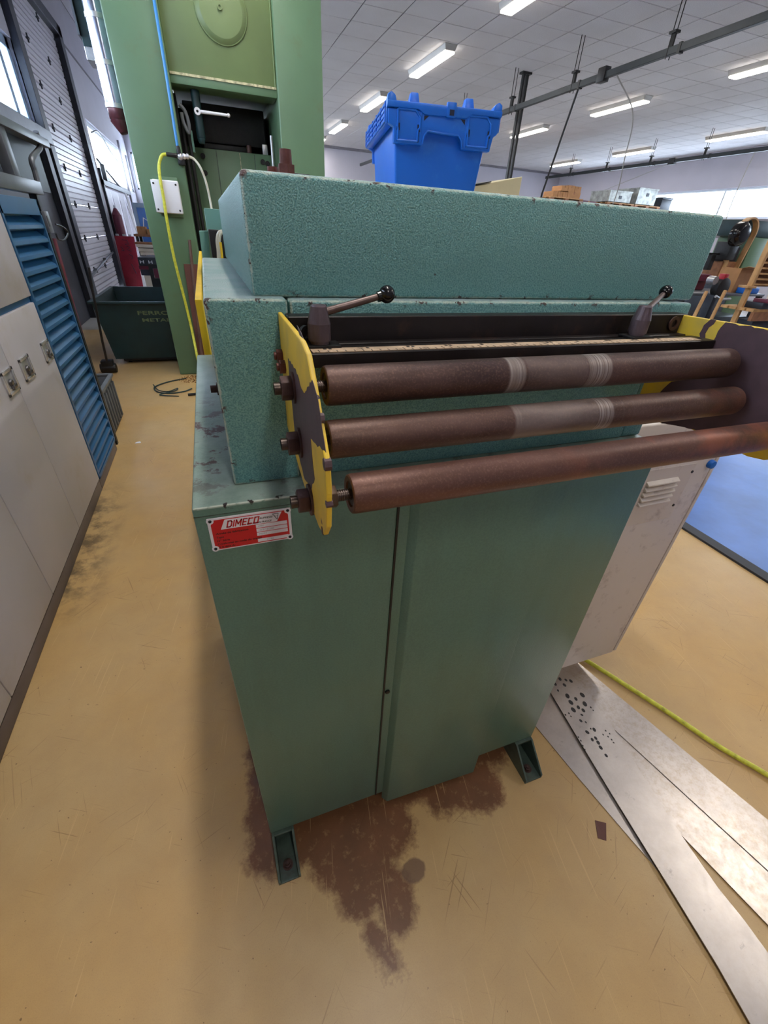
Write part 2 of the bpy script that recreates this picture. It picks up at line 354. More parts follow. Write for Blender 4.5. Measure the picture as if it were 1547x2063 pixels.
# ------------------------------------------------------------------ mesh helpers
class MB:
    def __init__(s): s.v = []; s.f = []

    def add(s, vs, fs):
        o = len(s.v); s.v += [tuple(v) for v in vs]; s.f += [tuple(i + o for i in f) for f in fs]; return s

    def box(s, lo, hi):
        (a, b, c), (d, e, g) = lo, hi
        return s.add([(a, b, c), (d, b, c), (d, e, c), (a, e, c), (a, b, g), (d, b, g), (d, e, g), (a, e, g)],
                     [(0, 3, 2, 1), (4, 5, 6, 7), (0, 1, 5, 4), (1, 2, 6, 5), (2, 3, 7, 6), (3, 0, 4, 7)])

    def hexa(s, p):     # 8 points: bottom loop then top loop
        return s.add(p, [(0, 3, 2, 1), (4, 5, 6, 7), (0, 1, 5, 4), (1, 2, 6, 5), (2, 3, 7, 6), (3, 0, 4, 7)])

    def obox(s, o, ax, lo, hi):     # box in a local basis ax = (ex, ey, ez) at origin o
        pts = MB().box(lo, hi).v
        return s.add([Vector(o) + ax[0] * p[0] + ax[1] * p[1] + ax[2] * p[2] for p in pts], [(0, 3, 2, 1), (4, 5, 6, 7), (0, 1, 5, 4), (1, 2, 6, 5), (2, 3, 7, 6), (3, 0, 4, 7)])

    def prism(s, pa, pb):           # two equal loops of points
        n = len(pa)
        return s.add(list(pa) + list(pb), [tuple(range(n - 1, -1, -1)), tuple(range(n, 2 * n))] + [(i, (i + 1) % n, n + (i + 1) % n, n + i) for i in range(n)])

    def cone(s, p0, p1, r0, r1=None, n=16, a0=0.0, caps=True):
        p0, p1 = Vector(p0), Vector(p1); r1 = r0 if r1 is None else r1
        d = (p1 - p0).normalized(); t = Vector((0, 0, 1)) if abs(d.z) < 0.9 else Vector((1, 0, 0))
        e = d.cross(t).normalized(); g = d.cross(e)
        la = [p0 + (e * math.cos(a0 + 2 * math.pi * i / n) + g * math.sin(a0 + 2 * math.pi * i / n)) * r0 for i in range(n)]
        lb = [p1 + (e * math.cos(a0 + 2 * math.pi * i / n) + g * math.sin(a0 + 2 * math.pi * i / n)) * r1 for i in range(n)]
        fs = [(i, (i + 1) % n, n + (i + 1) % n, n + i) for i in range(n)]
        if caps: fs += [tuple(range(n - 1, -1, -1)), tuple(range(n, 2 * n))]
        return s.add(la + lb, fs)

    def ring(s, c, d, ri, ro, h, n=24):     # washer
        c, d = Vector(c), Vector(d).normalized(); t = Vector((0, 0, 1)) if abs(d.z) < 0.9 else Vector((1, 0, 0))
        e = d.cross(t).normalized(); g = d.cross(e); vs = []
        for r, k in ((ri, 0), (ro, 0), (ro, h), (ri, h)):
            vs += [c + d * k + (e * math.cos(2 * math.pi * i / n) + g * math.sin(2 * math.pi * i / n)) * r for i in range(n)]
        fs = []
        for q in range(4):
            for i in range(n): fs.append((q * n + i, q * n + (i + 1) % n, ((q + 1) % 4) * n + (i + 1) % n, ((q + 1) % 4) * n + i))
        return s.add(vs, fs)

    def tube(s, path, r, n=8, close=False):
        P = [Vector(p) for p in path]; vs = []; e = None
        for i, p in enumerate(P):
            d = (P[min(i + 1, len(P) - 1)] - P[max(i - 1, 0)]).normalized()
            if e is None:
                t = Vector((0, 0, 1)) if abs(d.z) < 0.9 else Vector((1, 0, 0)); e = d.cross(t).normalized()
            e = (e - d * e.dot(d)).normalized(); g = d.cross(e)
            vs += [p + (e * math.cos(2 * math.pi * k / n) + g * math.sin(2 * math.pi * k / n)) * r for k in range(n)]
        fs = []
        for i in range(len(P) - 1):
            for k in range(n): fs.append((i * n + k, i * n + (k + 1) % n, (i + 1) * n + (k + 1) % n, (i + 1) * n + k))
        fs += [tuple(range(n - 1, -1, -1)), tuple(range((len(P) - 1) * n, len(P) * n))]
        return s.add(vs, fs)

    def sphere(s, c, r, nu=20, nv=12):
        c = Vector(c); vs = [c + Vector((0, 0, r))]; fs = []
        for j in range(1, nv):
            t = math.pi * j / nv
            vs += [c + Vector((math.sin(t) * math.cos(2 * math.pi * i / nu), math.sin(t) * math.sin(2 * math.pi * i / nu), math.cos(t))) * r for i in range(nu)]
        vs.append(c - Vector((0, 0, r)))
        for i in range(nu):
            fs.append((0, 1 + i, 1 + (i + 1) % nu)); b = 1 + (nv - 2) * nu
            fs.append((len(vs) - 1, b + (i + 1) % nu, b + i))
            for j in range(nv - 2): fs.append((1 + j * nu + i, 1 + (j + 1) * nu + i, 1 + (j + 1) * nu + (i + 1) % nu, 1 + j * nu + (i + 1) % nu))
        return s.add(vs, fs)

    def build(s, name, mat, parent=None, bevel=0.0, seg=2, smooth=35):
        o = wloc(parent)
        me = bpy.data.meshes.new(name)
        me.from_pydata([tuple(Vector(v) - o) for v in s.v], [], s.f)
        bm = bmesh.new(); bm.from_mesh(me)
        bmesh.ops.recalc_face_normals(bm, faces=bm.faces)
        if bevel:
            ed = [e for e in bm.edges if len(e.link_faces) == 2 and e.calc_face_angle(0) > 0.5]
            bmesh.ops.bevel(bm, geom=ed, offset=bevel, segments=seg, profile=0.5, affect='EDGES', clamp_overlap=True)
        bm.to_mesh(me); bm.free()
        me.materials.append(M[mat] if isinstance(mat, str) else mat)
        if smooth:
            me.shade_smooth(); me.set_sharp_from_angle(angle=math.radians(smooth))
        ob = bpy.data.objects.new(name, me); COL.objects.link(ob)
        if parent is not None: ob.parent = parent
        return ob


def wloc(o):
    v = Vector((0, 0, 0))
    while o is not None: v = v + o.location; o = o.parent
    return v


def tag(o, label, cat, group=None):
    o['label'] = label; o['category'] = cat
    if group: o['group'] = group
    return o


def thing(name, label, cat, loc=(0, 0, 0), group=None):
    o = bpy.data.objects.new(name, None); o.empty_display_size = 0.05; COL.objects.link(o); o.location = loc
    return tag(o, label, cat, group)


def structure(o):
    o['kind'] = 'structure'; return o


def copy_tree(o, parent=None):
    c = o.copy(); COL.objects.link(c)
    if parent is not None: c.parent = parent
    for ch in list(o.children): copy_tree(ch, c)
    return c


def shared(src, name, loc, parent):
    c = bpy.data.objects.new(name, src.data); COL.objects.link(c); c.parent = parent; c.location = Vector(loc) - wloc(parent); return c


def text(body, name, mat, parent, o, ex, ez, size, shear=0.0, width=None, thick=0.0002, bold=0.0):
    """flat lettering laid on a surface: lower-left corner o, reading direction ex, up ez"""
    cu = bpy.data.curves.new('t', 'FONT'); cu.body = body; cu.size = 1.0; cu.shear = shear; cu.extrude = 0.0; cu.offset = bold; cu.resolution_u = 3
    ob = bpy.data.objects.new('t', cu); COL.objects.link(ob)
    bpy.context.view_layer.update()
    me = bpy.data.meshes.new_from_object(ob.evaluated_get(bpy.context.evaluated_depsgraph_get()))
    bpy.data.objects.remove(ob); me.name = name
    xs = [v.co.x for v in me.vertices]; x0 = min(xs); w = max(xs) - x0
    kx = (width / w) if width else size
    ex, ez = Vector(ex).normalized(), Vector(ez).normalized(); n = ex.cross(ez); base = wloc(parent)
    for v in me.vertices: v.co = Vector(o) + ex * ((v.co.x - x0) * kx) + ez * (v.co.y * size) + n * thick - base
    me.materials.clear(); me.materials.append(M[mat])
    r = bpy.data.objects.new(name, me); COL.objects.link(r); r.parent = parent
    return r


def arc_path(pts, n=8):
    """Catmull-Rom through points"""
    P = [Vector(p) for p in pts]; P = [P[0] * 2 - P[1]] + P + [P[-1] * 2 - P[-2]]; out = []
    for i in range(1, len(P) - 2):
        for k in range(n):
            t = k / n; a, b, c, d = P[i - 1:i + 3]
            out.append(0.5 * ((2 * b) + (c - a) * t + (2 * a - 5 * b + 4 * c - d) * t * t + (3 * b - a - 3 * c + d) * t ** 3))
    return out + [P[-2]]


# ================================================================== THE ROOM
XL, XR, YF, YB, ZC, ZL = -1.92, 15.5, -5.0, 19.5, 4.0, 4.95
fl_ = structure(MB().box((XL - 0.2, YF - 0.2, -0.1), (XR + 0.2, YB + 0.2, -0.004)).build('floor', 'concrete', None, smooth=0))
MB().box((XL, YF, -0.004), (2.56, 7.2, 0.0)).build('floor_coating', 'floor', fl_, smooth=0)
MB().box((2.56, YF, -0.004), (XR, 7.2, 0.0)).box((XL, 7.2, -0.004), (XR, YB, 0.0)).build('floor_coating', 'concrete', fl_, smooth=0)

w = MB()       # left wall with a high window, the sectional door opening and the far door and window openings
for y0, y1, z0, z1 in ((YF, -1.0, 0, ZL), (-1.0, 8.72, 0, 2.36), (-1.0, 8.72, 3.28, ZL), (8.72, 8.85, 0, ZL), (8.85, 11.95, 4.12, ZL), (11.95, 12.95, 0, ZL),
                       (12.95, 19.35, 3.12, ZL), (12.95, 17.6, 1.98, 2.14), (17.6, 19.35, 0, 2.14), (19.35, YB, 0, ZL)):
    w.box((XL - 0.2, y0, z0), (XL, y1, z1))
structure(w.build('wall_left', 'wall', None, smooth=0))
w = MB()
for x0, x1, z0, z1 in ((XL - 0.2, -1.82, 0, ZL), (-1.82, 1.6, 0, 2.24), (-1.82, 1.6, 3.24, ZL), (1.6, XR + 0.2, 0, ZL)):
    w.box((x0, YB, z0), (x1, YB + 0.2, z1))
structure(w.build('wall_back', 'wall', None, smooth=0))
w = MB()
for y0, y1, z0, z1 in ((YF, 1.0, 0, ZL), (1.0, 17.2, 0, 2.28), (1.0, 17.2, 3.06, ZL), (17.2, YB, 0, ZL)):
    w.box((XR, y0, z0), (XR + 0.2, y1, z1))
structure(w.build('wall_right', 'wall', None, smooth=0))
structure(MB().box((XL - 0.2, YF - 0.2, 0), (XR + 0.2, YF, ZL)).build('wall_front', 'wall', None, smooth=0))
# ceiling: high bay along the left wall, tiled ceiling at 4 m over the rest
ceil = structure(MB().box((-0.4, YF, ZC + 0.012), (XR, YB, ZC + 0.1)).box((XL, YF, ZL), (XR, YB, ZL + 0.1)).box((-0.42, YF, ZC), (-0.4, YB, ZL)).build('ceiling', 'grid', None, smooth=0))
ts = 0.6; g = 0.007; tiles = []
x = -0.4
while x < XR - 0.3:
    y = -4.8
    while y < YB - 0.1:
        x1, y1 = min(x + ts, XR), min(y + ts, YB)
        u, v, z = pix(((x + x1) / 2, (y + y1) / 2, ZC))
        tiles.append((0 if (640 < u < 1600 and -40 < v < 420) else 1, z if z > 0 else 99, x, y, x1, y1)); y += ts
    x += ts
tiles.sort()
t0 = MB().box((g - ts / 2, g - ts / 2, 0.0), (ts / 2 - g, ts / 2 - g, 0.012)).build('ceiling_tile', 'tile', ceil, bevel=0.004, seg=1, smooth=0)
rest = MB(); nt = 0
for k, (a, d, x, y, x1, y1) in enumerate(tiles):
    full = x1 - x > ts - 0.01 and y1 - y > ts - 0.01
    if a == 0 and full and nt < 300:
        loc = (x + ts / 2, y + ts / 2, ZC)
        if nt == 0: t0.location = loc
        else: shared(t0, 'ceiling_tile', loc, ceil)
        nt += 1
    else: rest.box((x + g, y + g, ZC), (x1 - g, y1 - g, ZC + 0.012))
o = rest.build('ceiling_tile_field', 'tile', ceil, smooth=0); o['kind'] = 'stuff'
o = MB().box((-1.90, YF, ZL - 0.012), (-0.43, YB, ZL - 0.002)).build('bay_lining', 'wall', ceil, smooth=0)

# left wall details
sm = MB().box((XL, 11.95, 4.10), (XL + 0.012, YB, 4.14))
structure(sm.build('trim_1', 'seam', None, smooth=0))
j = MB().box((XL - 0.02, 11.88, 0), (XL + 0.09, 12.16, 4.22)).box((XL - 0.02, 8.72, 0), (XL + 0.09, 8.96, 4.22)).box((XL - 0.02, 8.72, 4.08), (XL + 0.09, 12.16, 4.24))
structure(j.build('trim_2', 'jamb_dark', None, bevel=0.006, smooth=0))

# sectional door: nine sections, each with pressed ribs; black hinges on the joints
door = bpy.data.objects.new('door_1', None); COL.objects.link(door); door.location = (XL - 0.03, 10.4, 0); structure(door)
SH = 0.491
prof = [(0.0, 0.004)]
for k in range(6):
    z = 0.012 + k * 0.0795
    prof += [(0.024, z), (0.024, z + 0.058), (0.002, z + 0.066), (0.002, z + 0.0755)]
prof += [(0.0, SH - 0.004)]
sec = None
for k in range(9):
    z0 = 0.08 + SH * k
    if z0 > 4.1: break
    if sec is None:
        pa = [(XL - 0.03 + px_, 8.9, z0 + pz) for px_, pz in prof] + [(XL - 0.07, 8.9, z0 + SH - 0.004), (XL - 0.07, 8.9, z0 + 0.004)]
        pb = [(p[0], 11.93, p[2]) for p in pa]
        sec = MB().prism(pa, pb).build('door_section', 'door_white', None, smooth=0)
        sec.parent = door; sec.location = Vector((0, 0, 0)); sec.data.transform(Matrix.Translation(-wloc(door)))
        sec.location = (0, 0, 0)
    else:
        c = bpy.data.objects.new('door_section', sec.data); COL.objects.link(c); c.parent = door; c.location = (0, 0, SH * k)
h0 = None
for k in range(1, 9):
    for yh in (9.70, 10.83):
        z = 0.08 + SH * k
        if h0 is None:
            h0 = MB().box((XL - 0.02, yh - 0.013, z - 0.05), (XL + 0.012, yh + 0.013, z + 0.05)).cone((XL + 0.012, yh - 0.032, z), (XL + 0.012, yh + 0.032, z), 0.012, n=8).build('hinge', 'jamb_dark', door)
            hz, hy = z, yh
        else:
            c = bpy.data.objects.new('hinge', h0.data); COL.objects.link(c); c.parent = door; c.location = (0, yh - hy, z - hz)
MB().tube(arc_path([(XL + 0.03, 9.0, 0.50), (XL + 0.03, 9.8, 0.57), (XL + 0.03, 10.8, 0.66), (XL + 0.03, 11.9, 0.75)]), 0.02).box((XL - 0.02, 9.68, 0.53), (XL + 0.05, 9.72, 0.6)).box((XL - 0.02, 10.81, 0.63), (XL + 0.05, 10.85, 0.7)).build('pull_bar', 'frame_grey', door)


def window(name, axis, c, a0, a1, z0, z1, fm, bars, fw_=0.07, dep=0.1):
    """framed window in a wall: axis 0 = wall at x = c, axis 1 = wall at y = c"""
    r = bpy.data.objects.new(name, None); COL.objects.link(r); structure(r)
    r.location = (c, (a0 + a1) / 2, z0) if axis == 0 else ((a0 + a1) / 2, c, z0)
    def bx(p, q, zz0, zz1, d0, d1):
        return ((c + d0, p, zz0), (c + d1, q, zz1)) if axis == 0 else ((p, c + d0, zz0), (q, c + d1, zz1))
    m = MB()
    for p, q, zz0, zz1 in ((a0, a1, z0, z0 + fw_), (a0, a1, z1 - fw_, z1), (a0, a0 + fw_, z0, z1), (a1 - fw_, a1, z0, z1)): m.box(*bx(p, q, zz0, zz1, -dep / 2, dep / 2))
    m.build('frame', fm, r, bevel=0.005, seg=1, smooth=0)
    edges = [a0 + fw_] + list(bars) + [a1 - fw_]
    for b in bars: MB().box(*bx(b - fw_ / 2, b + fw_ / 2, z0 + fw_, z1 - fw_, -dep / 2, dep / 2)).build('mullion', fm, r, smooth=0)
    for k in range(len(edges) - 1): MB().box(*bx(edges[k], edges[k + 1], z0 + fw_, z1 - fw_, -0.004, 0.004)).build('pane', 'glass', r, smooth=0)
    return r


window('window_1', 0, XL - 0.1, -1.0, 8.72, 2.36, 3.28, 'window_blue', (0.6, 2.2, 3.8, 5.4, 7.0, 8.2), 0.12)  # near stretch is out of view, lengthened to bring cool daylight onto the machine
window('window_2', 0, XL - 0.1, 12.95, 19.35, 2.14, 3.12, 'window_white', (14.2, 16.0, 17.6), 0.09)
window('window_3', 1, YB + 0.1, -1.82, 1.6, 2.24, 3.24, 'window_white', (-0.4,), 0.06)
window('window_4', 0, XR + 0.1, 1.0, 17.2, 2.28, 3.06, 'window_white', (3.6, 6.2, 8.8, 11.4, 14.2), 0.06)
# far folding door below the second window
d2 = bpy.data.objects.new('door_2', None); COL.objects.link(d2); d2.location = (XL - 0.05, 15.2, 0); structure(d2)
for k in range(4):
    y0 = 12.97 + k * 1.155
    MB().box((XL - 0.08, y0 + 0.02, 0.02), (XL - 0.02, y0 + 1.13, 1.97)).box((XL - 0.02, y0 + 0.1, 0.2), (XL - 0.01, y0 + 1.05, 1.8)).build('door_leaf', 'door_white', d2, bevel=0.004, smooth=0)
structure(MB().box((XL, 12.9, 0), (XL + 0.05, 13.0, 2.3)).box((XL, 12.9, 2.0), (XL + 0.05, 17.6, 2.1)).build('trim_3', 'jamb_dark', None, smooth=0))
structure(MB().box((XL, -1.2, 2.22), (XL + 0.14, 8.72, 2.38)).build('trim_4', 'frame_grey', None, bevel=0.01, smooth=0))
structure(MB().box((XL, 17.55, 0), (XL + 0.05, 17.6, 3.3)).build('trim_5', 'seam', None, smooth=0))
structure(MB().box((XL, 5.6, 0), (XL + 0.04, 8.72, 2.22)).box((XL + 0.04, 8.2, 0), (XL + 0.12, 8.4, 2.22)).build('trim_8', 'jamb_dark', None, bevel=0.004, smooth=0))
structure(MB().box((XR - 0.03, YF, 2.20), (XR, YB, 2.27)).box((XR - 0.02, 9.9, 1.78), (XR, YB, 2.2)).build('trim_6', 'seam', None, smooth=0))
structure(MB().box((XL, YB - 0.07, 3.93), (XR, YB, 4.0)).build('trim_7', 'seam', None, smooth=0))

# ------------------------------------------------------------------ ceiling lamps (light in the builder)
def lamp(x, y, label, group):
    t = thing('ceiling_lamp', label, 'lamp', (x, y, ZC), group)
    z = ZC
    MB().hexa([(x - 0.085, y - 0.78, z - 0.075), (x + 0.085, y - 0.78, z - 0.075), (x + 0.085, y + 0.78, z - 0.075), (x - 0.085, y + 0.78, z - 0.075),
               (x - 0.115, y - 0.80, z - 0.0), (x + 0.115, y - 0.80, z - 0.0), (x + 0.115, y + 0.80, z - 0.0), (x - 0.115, y + 0.80, z - 0.0)]).build('housing', 'lamp_body', t, bevel=0.006, seg=1, smooth=0)
    MB().box((x - 0.09, y - 0.76, z - 0.10), (x + 0.09, y + 0.76, z - 0.076)).build('diffuser', 'lamp', t, bevel=0.008, seg=2, smooth=0)
    ld = bpy.data.lights.new('tube_light', 'AREA'); ld.shape = 'RECTANGLE'; ld.size = 0.17; ld.size_y = 1.5; ld.energy = LAMP_POWER; ld.color = (1.0, 0.95, 0.87)
    lo = bpy.data.objects.new('tube_light', ld); COL.objects.link(lo); lo.parent = t; lo.location = (0, 0, -0.103)
    return t


ordn = ('nearest', 'second', 'third', 'fourth', 'fifth')
rows = ((4.3, (6.1, 9.25, 12.45, 15.75, 18.5), 'row behind the blue crate'), (9.05, (6.35, 9.67, 12.95, 16.2), 'row between the two grey busbars'), (13.43, (10.1, 13.45, 16.7), 'row beside the window wall'))
for x, ys, nm in rows:
    for k, y in enumerate(ys): lamp(x, y, 'white fluorescent ceiling lamp, %s in the %s' % (ordn[k], nm), 'lit ceiling lamps')
for x, y, w_ in ((4.3, 2.9, 'above the blue floor mat'), (4.3, -0.3, 'above the steel strips'), (9.05, 3.1, 'above the slatted wooden rack'), (9.05, -0.2, 'beyond the blue floor mat'), (0.52, 0.32, 'straight above the green straightening machine'),
                 (0.52, -2.9, 'added unseen behind the photographer'), (0.52, 3.6, 'in front of the green press'), (13.43, 6.8, 'ahead of the three lit lamps along the window wall')):  # lamp behind the camera is unseen, added to brighten floor and cabinet front
    lamp(x, y, 'white fluorescent ceiling lamp ' + w_, None)


# ------------------------------------------------------------------ busbars and drop cables
def busbar(x, y0, y1, z, h, label, hang):
    t = thing('busbar_trunking', label, 'busbar', (x, y0, z), 'grey busbars under the ceiling')
    MB().box((x - 0.03, y0, z), (x + 0.03, y1, z + h)).build('rail', 'busbar', t, bevel=0.004, seg=1, smooth=0)
    for k, y in enumerate(hang):
        MB().box((x - 0.035, y - 0.02, z - 0.012), (x + 0.035, y + 0.02, z + h + 0.01)).build('joint_collar', 'dark_iron', t, smooth=0)
        m = MB().box((x - 0.012, y + 0.14, z + h), (x + 0.012, y + 0.2, z + h + 0.14)).box((x - 0.04, y + 0.12, z + h + 0.12), (x + 0.04, y + 0.22, z + h + 0.145)).cone((x - 0.03, y + 0.17, z - 0.03), (x - 0.03, y + 0.17, ZC), 0.006, n=6).cone((x + 0.03, y + 0.17, z - 0.03), (x + 0.03, y + 0.17, ZC), 0.006, n=6)
        m.build('hanger', 'dark_iron', t, smooth=0)
    return t


b1 = busbar(5.85, -1.0, 18.5, 3.40, 0.075, 'dark grey busbar trunking hung nearest, passing behind the crate', (2.0, 3.6, 5.25, 7.0, 8.7, 10.6, 12.5, 14.6))
MB().box((5.80, 6.45, 3.37), (5.90, 6.60, 3.53)).build('tap_off_box', 'dark_iron', b1, bevel=0.006)
b2 = busbar(12.55, 2.0, 16.5, 3.40, 0.08, 'dark grey busbar trunking hung farther off, along the window wall', (6.2, 8.2, 9.9, 11.6, 13.3, 15.0))
MB().box((12.50, 10.9, 3.36), (12.60, 11.1, 3.5)).build('tap_off_box', 'dark_iron', b2, bevel=0.006)
p = thing('service_column', 'slim dark twin-profile column dropping from ceiling behind the crate', 'column', (6.13, 9.0, 0.02))
MB().box((6.07, 8.97, 0.0), (6.11, 9.03, ZC)).build('profile', 'dark_iron', p, smooth=0)
MB().box((6.15, 8.97, 0.0), (6.19, 9.03, ZC)).build('profile', 'dark_iron', p, smooth=0)
MB().box((6.03, 8.94, ZC - 0.03), (6.23, 9.06, ZC)).build('ceiling_plate', 'dark_iron', p, smooth=0)
tag(MB().tube([(5.85, 7.02, 3.40), at(1092, 390, 1, 8.4), at(1070, 480, 1, 8.9)], 0.018, 6).build('drop_cable', 'rubber', None), 'black cable slanting down from the near busbar', 'cable', 'cables hanging from the busbars')
tag(MB().tube(arc_path([(5.85, 6.25, 3.4), at(1275, 230, 1, 6.4), at(1258, 320, 1, 6.6), at(1235, 410, 1, 6.9), (6.7, 6.9, 1.2)]), 0.009, 6).build('drop_cable', 'cord_white', None), 'long pale cable hanging from the near busbar', 'cable', 'cables hanging from the busbars')
tag(MB().tube([(12.55, 11.0, 3.4), at(1213, 385, 0, 12.6), at(1205, 410, 0, 12.6)], 0.008, 6).build('drop_cable', 'cord_white', None), 'thin grey cable hanging above the grey metal bins', 'cable', 'cables hanging from the busbars')
tag(MB().tube(arc_path([at(1521, 306, 0, 12.55), at(1500, 350, 0, 12.5), at(1468, 425, 0, 12.4), at(1440, 520, 0, 12.4)]), 0.012, 6).build('drop_cable', 'cord_white', None), 'pale cable hanging in front of the bright window band', 'cable', 'cables hanging from the busbars')


# ================================================================== THE STRAIGHTENING MACHINE
ZB, ZT, W, D = 0.085, 1.085, 0.8077, 0.804
mach = thing('strip_straightener', 'green hammertone strip straightening machine with three rusty rollers on its front', 'machine', (0.40, 0.40, 0))
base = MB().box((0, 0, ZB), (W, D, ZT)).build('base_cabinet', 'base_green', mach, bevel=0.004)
MB().box((0.0005, -0.0006, ZT - 0.0135), (W - 0.0005, 0.002, ZT - 0.0125)).build('fold_line', 'foot_green', base, smooth=0)
MB().box((0.283, -0.003, 0.09), (0.2865, 0.001, 1.06)).build('door_gap', 'dark_iron', base, smooth=0)
MB().prism([(0.304, 0.001, 0.052), (0.316, -0.014, 0.052), (0.600, -0.014, 0.026), (0.604, -0.0, 0.026)], [(0.304, 0.001, 1.06), (0.316, -0.014, 1.06), (0.600, -0.014, 1.06), (0.604, -0.0, 1.06)]).build('cover_plate', 'base_green', mach, bevel=0.002)
MB().cone((0.2935, -0.004, 0.564), (0.2935, 0.001, 0.564), 0.0055, n=14).build('lock_screw', 'dark_iron', base, bevel=0.001)
# channel feet: top strip, two tapering gussets, foot plate with its bolt
def foot(x0, x1, y0, sgn):
    yb, yf = y0, y0 - sgn * 0.086
    yi = y0 + sgn * 0.10
    m = MB(); t = 0.006
    for xa in (x0, x1 - t):
        m.prism([(xa, yi, 0.0), (xa, yf, 0.0), (xa, yf, 0.016), (xa, yb - sgn * 0.008, ZB), (xa, yi, ZB)], [(xa + t, yi, 0.0), (xa + t, yf, 0.0), (xa + t, yf, 0.016), (xa + t, yb - sgn * 0.008, ZB), (xa + t, yi, ZB)])
    m.box((x0 + t, min(yf, yi), 0.0), (x1 - t, max(yf, yi), 0.007))
    m.box((x0 + t, min(yb - sgn * 0.008, yi), ZB - 0.007), (x1 - t, max(yb - sgn * 0.008, yi), ZB))
    f = m.build('foot', 'foot_green', mach, bevel=0.0012, smooth=0)
    cx, cy = (x0 + x1) / 2, y0 - sgn * 0.052
    MB().cone((cx, cy, 0.007), (cx, cy, 0.0085), 0.013, n=18).cone((cx, cy, 0.0085), (cx, cy, 0.016), 0.0095, n=6).cone((cx, cy, 0.016), (cx, cy, 0.021), 0.005, n=10).build('anchor_bolt', 'rust_bolt', f)
foot(0.002, 0.058, 0.0, 1); foot(0.744, W - 0.002, 0.0, 1); foot(0.002, 0.058, D, -1); foot(0.744, W - 0.002, D, -1)

# upper housings
ZH, Z2 = 1.3195, 1.4357
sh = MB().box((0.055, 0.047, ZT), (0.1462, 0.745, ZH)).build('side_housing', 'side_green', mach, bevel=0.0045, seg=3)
MB().cone((0.047, 0.35, 1.128), (0.056, 0.35, 1.128), 0.012, n=6).cone((0.036, 0.35, 1.128), (0.047, 0.35, 1.128), 0.007, n=12).build('side_bolt', 'rust_bolt', sh)
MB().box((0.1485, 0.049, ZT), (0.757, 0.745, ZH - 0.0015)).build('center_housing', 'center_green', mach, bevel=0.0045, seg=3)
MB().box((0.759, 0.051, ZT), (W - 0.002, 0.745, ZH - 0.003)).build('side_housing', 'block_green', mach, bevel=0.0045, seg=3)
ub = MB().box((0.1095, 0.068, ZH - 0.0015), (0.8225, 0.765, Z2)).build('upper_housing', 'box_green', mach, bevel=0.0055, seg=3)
for x, y, r, h, m in ((0.187, 0.25, 0.0105, 0.040, 'rust_bolt_red'), (0.171, 0.27, 0.0095, 0.022, 'rust_bolt_red')):
    MB().cone((x, y, Z2), (x, y, Z2 + 0.006), r * 1.35, n=20).cone((x, y, Z2 + 0.006), (x, y, Z2 + h * 0.6), r * 1.12, n=6).cone((x, y, Z2 + h * 0.6), (x, y, Z2 + h), r * 0.8, r * 0.74, n=14).build('top_bolt', m, ub)
MB().box((0.195, 0.262, Z2), (0.222, 0.285, Z2 + 0.017)).box((0.2, 0.255, Z2), (0.217, 0.262, Z2 + 0.008)).build('stop_block', 'dark_iron', ub, bevel=0.001)

# black table channel with its slot and the scale tape
ch = MB().box((0.142, 0.026, 1.262), (0.772, 0.049, 1.304)).box((0.142, 0.012, 1.262), (0.772, 0.026, 1.277)).box((0.142, -0.034, 1.262), (0.772, 0.004, 1.277)).box((0.142, 0.004, 1.262), (0.772, 0.012, 1.268)).build('table_channel', 'channel_black', mach, bevel=0.001, seg=1)
tp = MB().box((0.158, -0.030, 1.277), (0.745, -0.012, 1.2777)).build('scale_tape', 'scale_tape', ch, smooth=0)
tk = MB()
for k in range(58):
    x = 0.165 + k * 0.01; tk.box((x, -0.030, 1.2777), (x + 0.0009, -0.030 + (0.010 if k % 5 == 0 else 0.006), 1.2779))
for k in range(0, 11):
    for q in range(random.choice((1, 2, 2))): tk.box((0.172 + k * 0.05 + q * 0.006, -0.019, 1.2777), (0.1755 + k * 0.05 + q * 0.006, -0.014, 1.2779))
tk.build('scale_marks', 'ink', ch, smooth=0)
MB().ring((0.745, 0.025, 1.291), (0, -1, 0), 0.0055, 0.0105, 0.002, 20).build('eyelet', 'rust_bolt', ch)

# side plates of the roller bracket
def side_plate(name, mat, outline, t, xf):
    pa = [(xf(y) + min(t, 0), y, z) for y, z in outline]; pb = [(xf(y) + max(t, 0), y, z) for y, z in outline]
    return MB().prism(pa, pb).build(name, mat, mach, bevel=0.0012, seg=2, smooth=0)
XLf = lambda y: 0.131 + (y + 0.15) * 0.0382
XRf = lambda y: 0.797 - (y + 0.15) * 0.2
pl = side_plate('bracket_plate', 'plate_yellow', [(0.046, 1.306), (-0.110, 1.312), (-0.140, 1.3125), (-0.166, 1.309), (-0.187, 1.292), (-0.208, 1.272), (-0.231, 1.250), (-0.234, 1.225), (-0.229, 1.191), (-0.214, 1.1725), (-0.190, 1.164), (-0.158, 1.160), (-0.096, 1.156), (0.0, 1.160), (0.046, 1.166)], -0.0045, XLf)
pr = side_plate('bracket_plate', 'plate_yellow', [(0.046, 1.303), (-0.085, 1.303), (-0.115, 1.301), (-0.150, 1.285), (-0.190, 1.252), (-0.203, 1.230), (-0.206, 1.180), (-0.190, 1.152), (-0.160, 1.134), (-0.140, 1.131), (-0.045, 1.143), (-0.005, 1.135), (0.046, 1.14)], 0.0045, XRf)
for o, l in ((pl, 'bracket plate with yellow paint flaked along its middle'), (pr, 'bracket plate mostly bare brown inside, yellow at its corners')): o['label'] = l

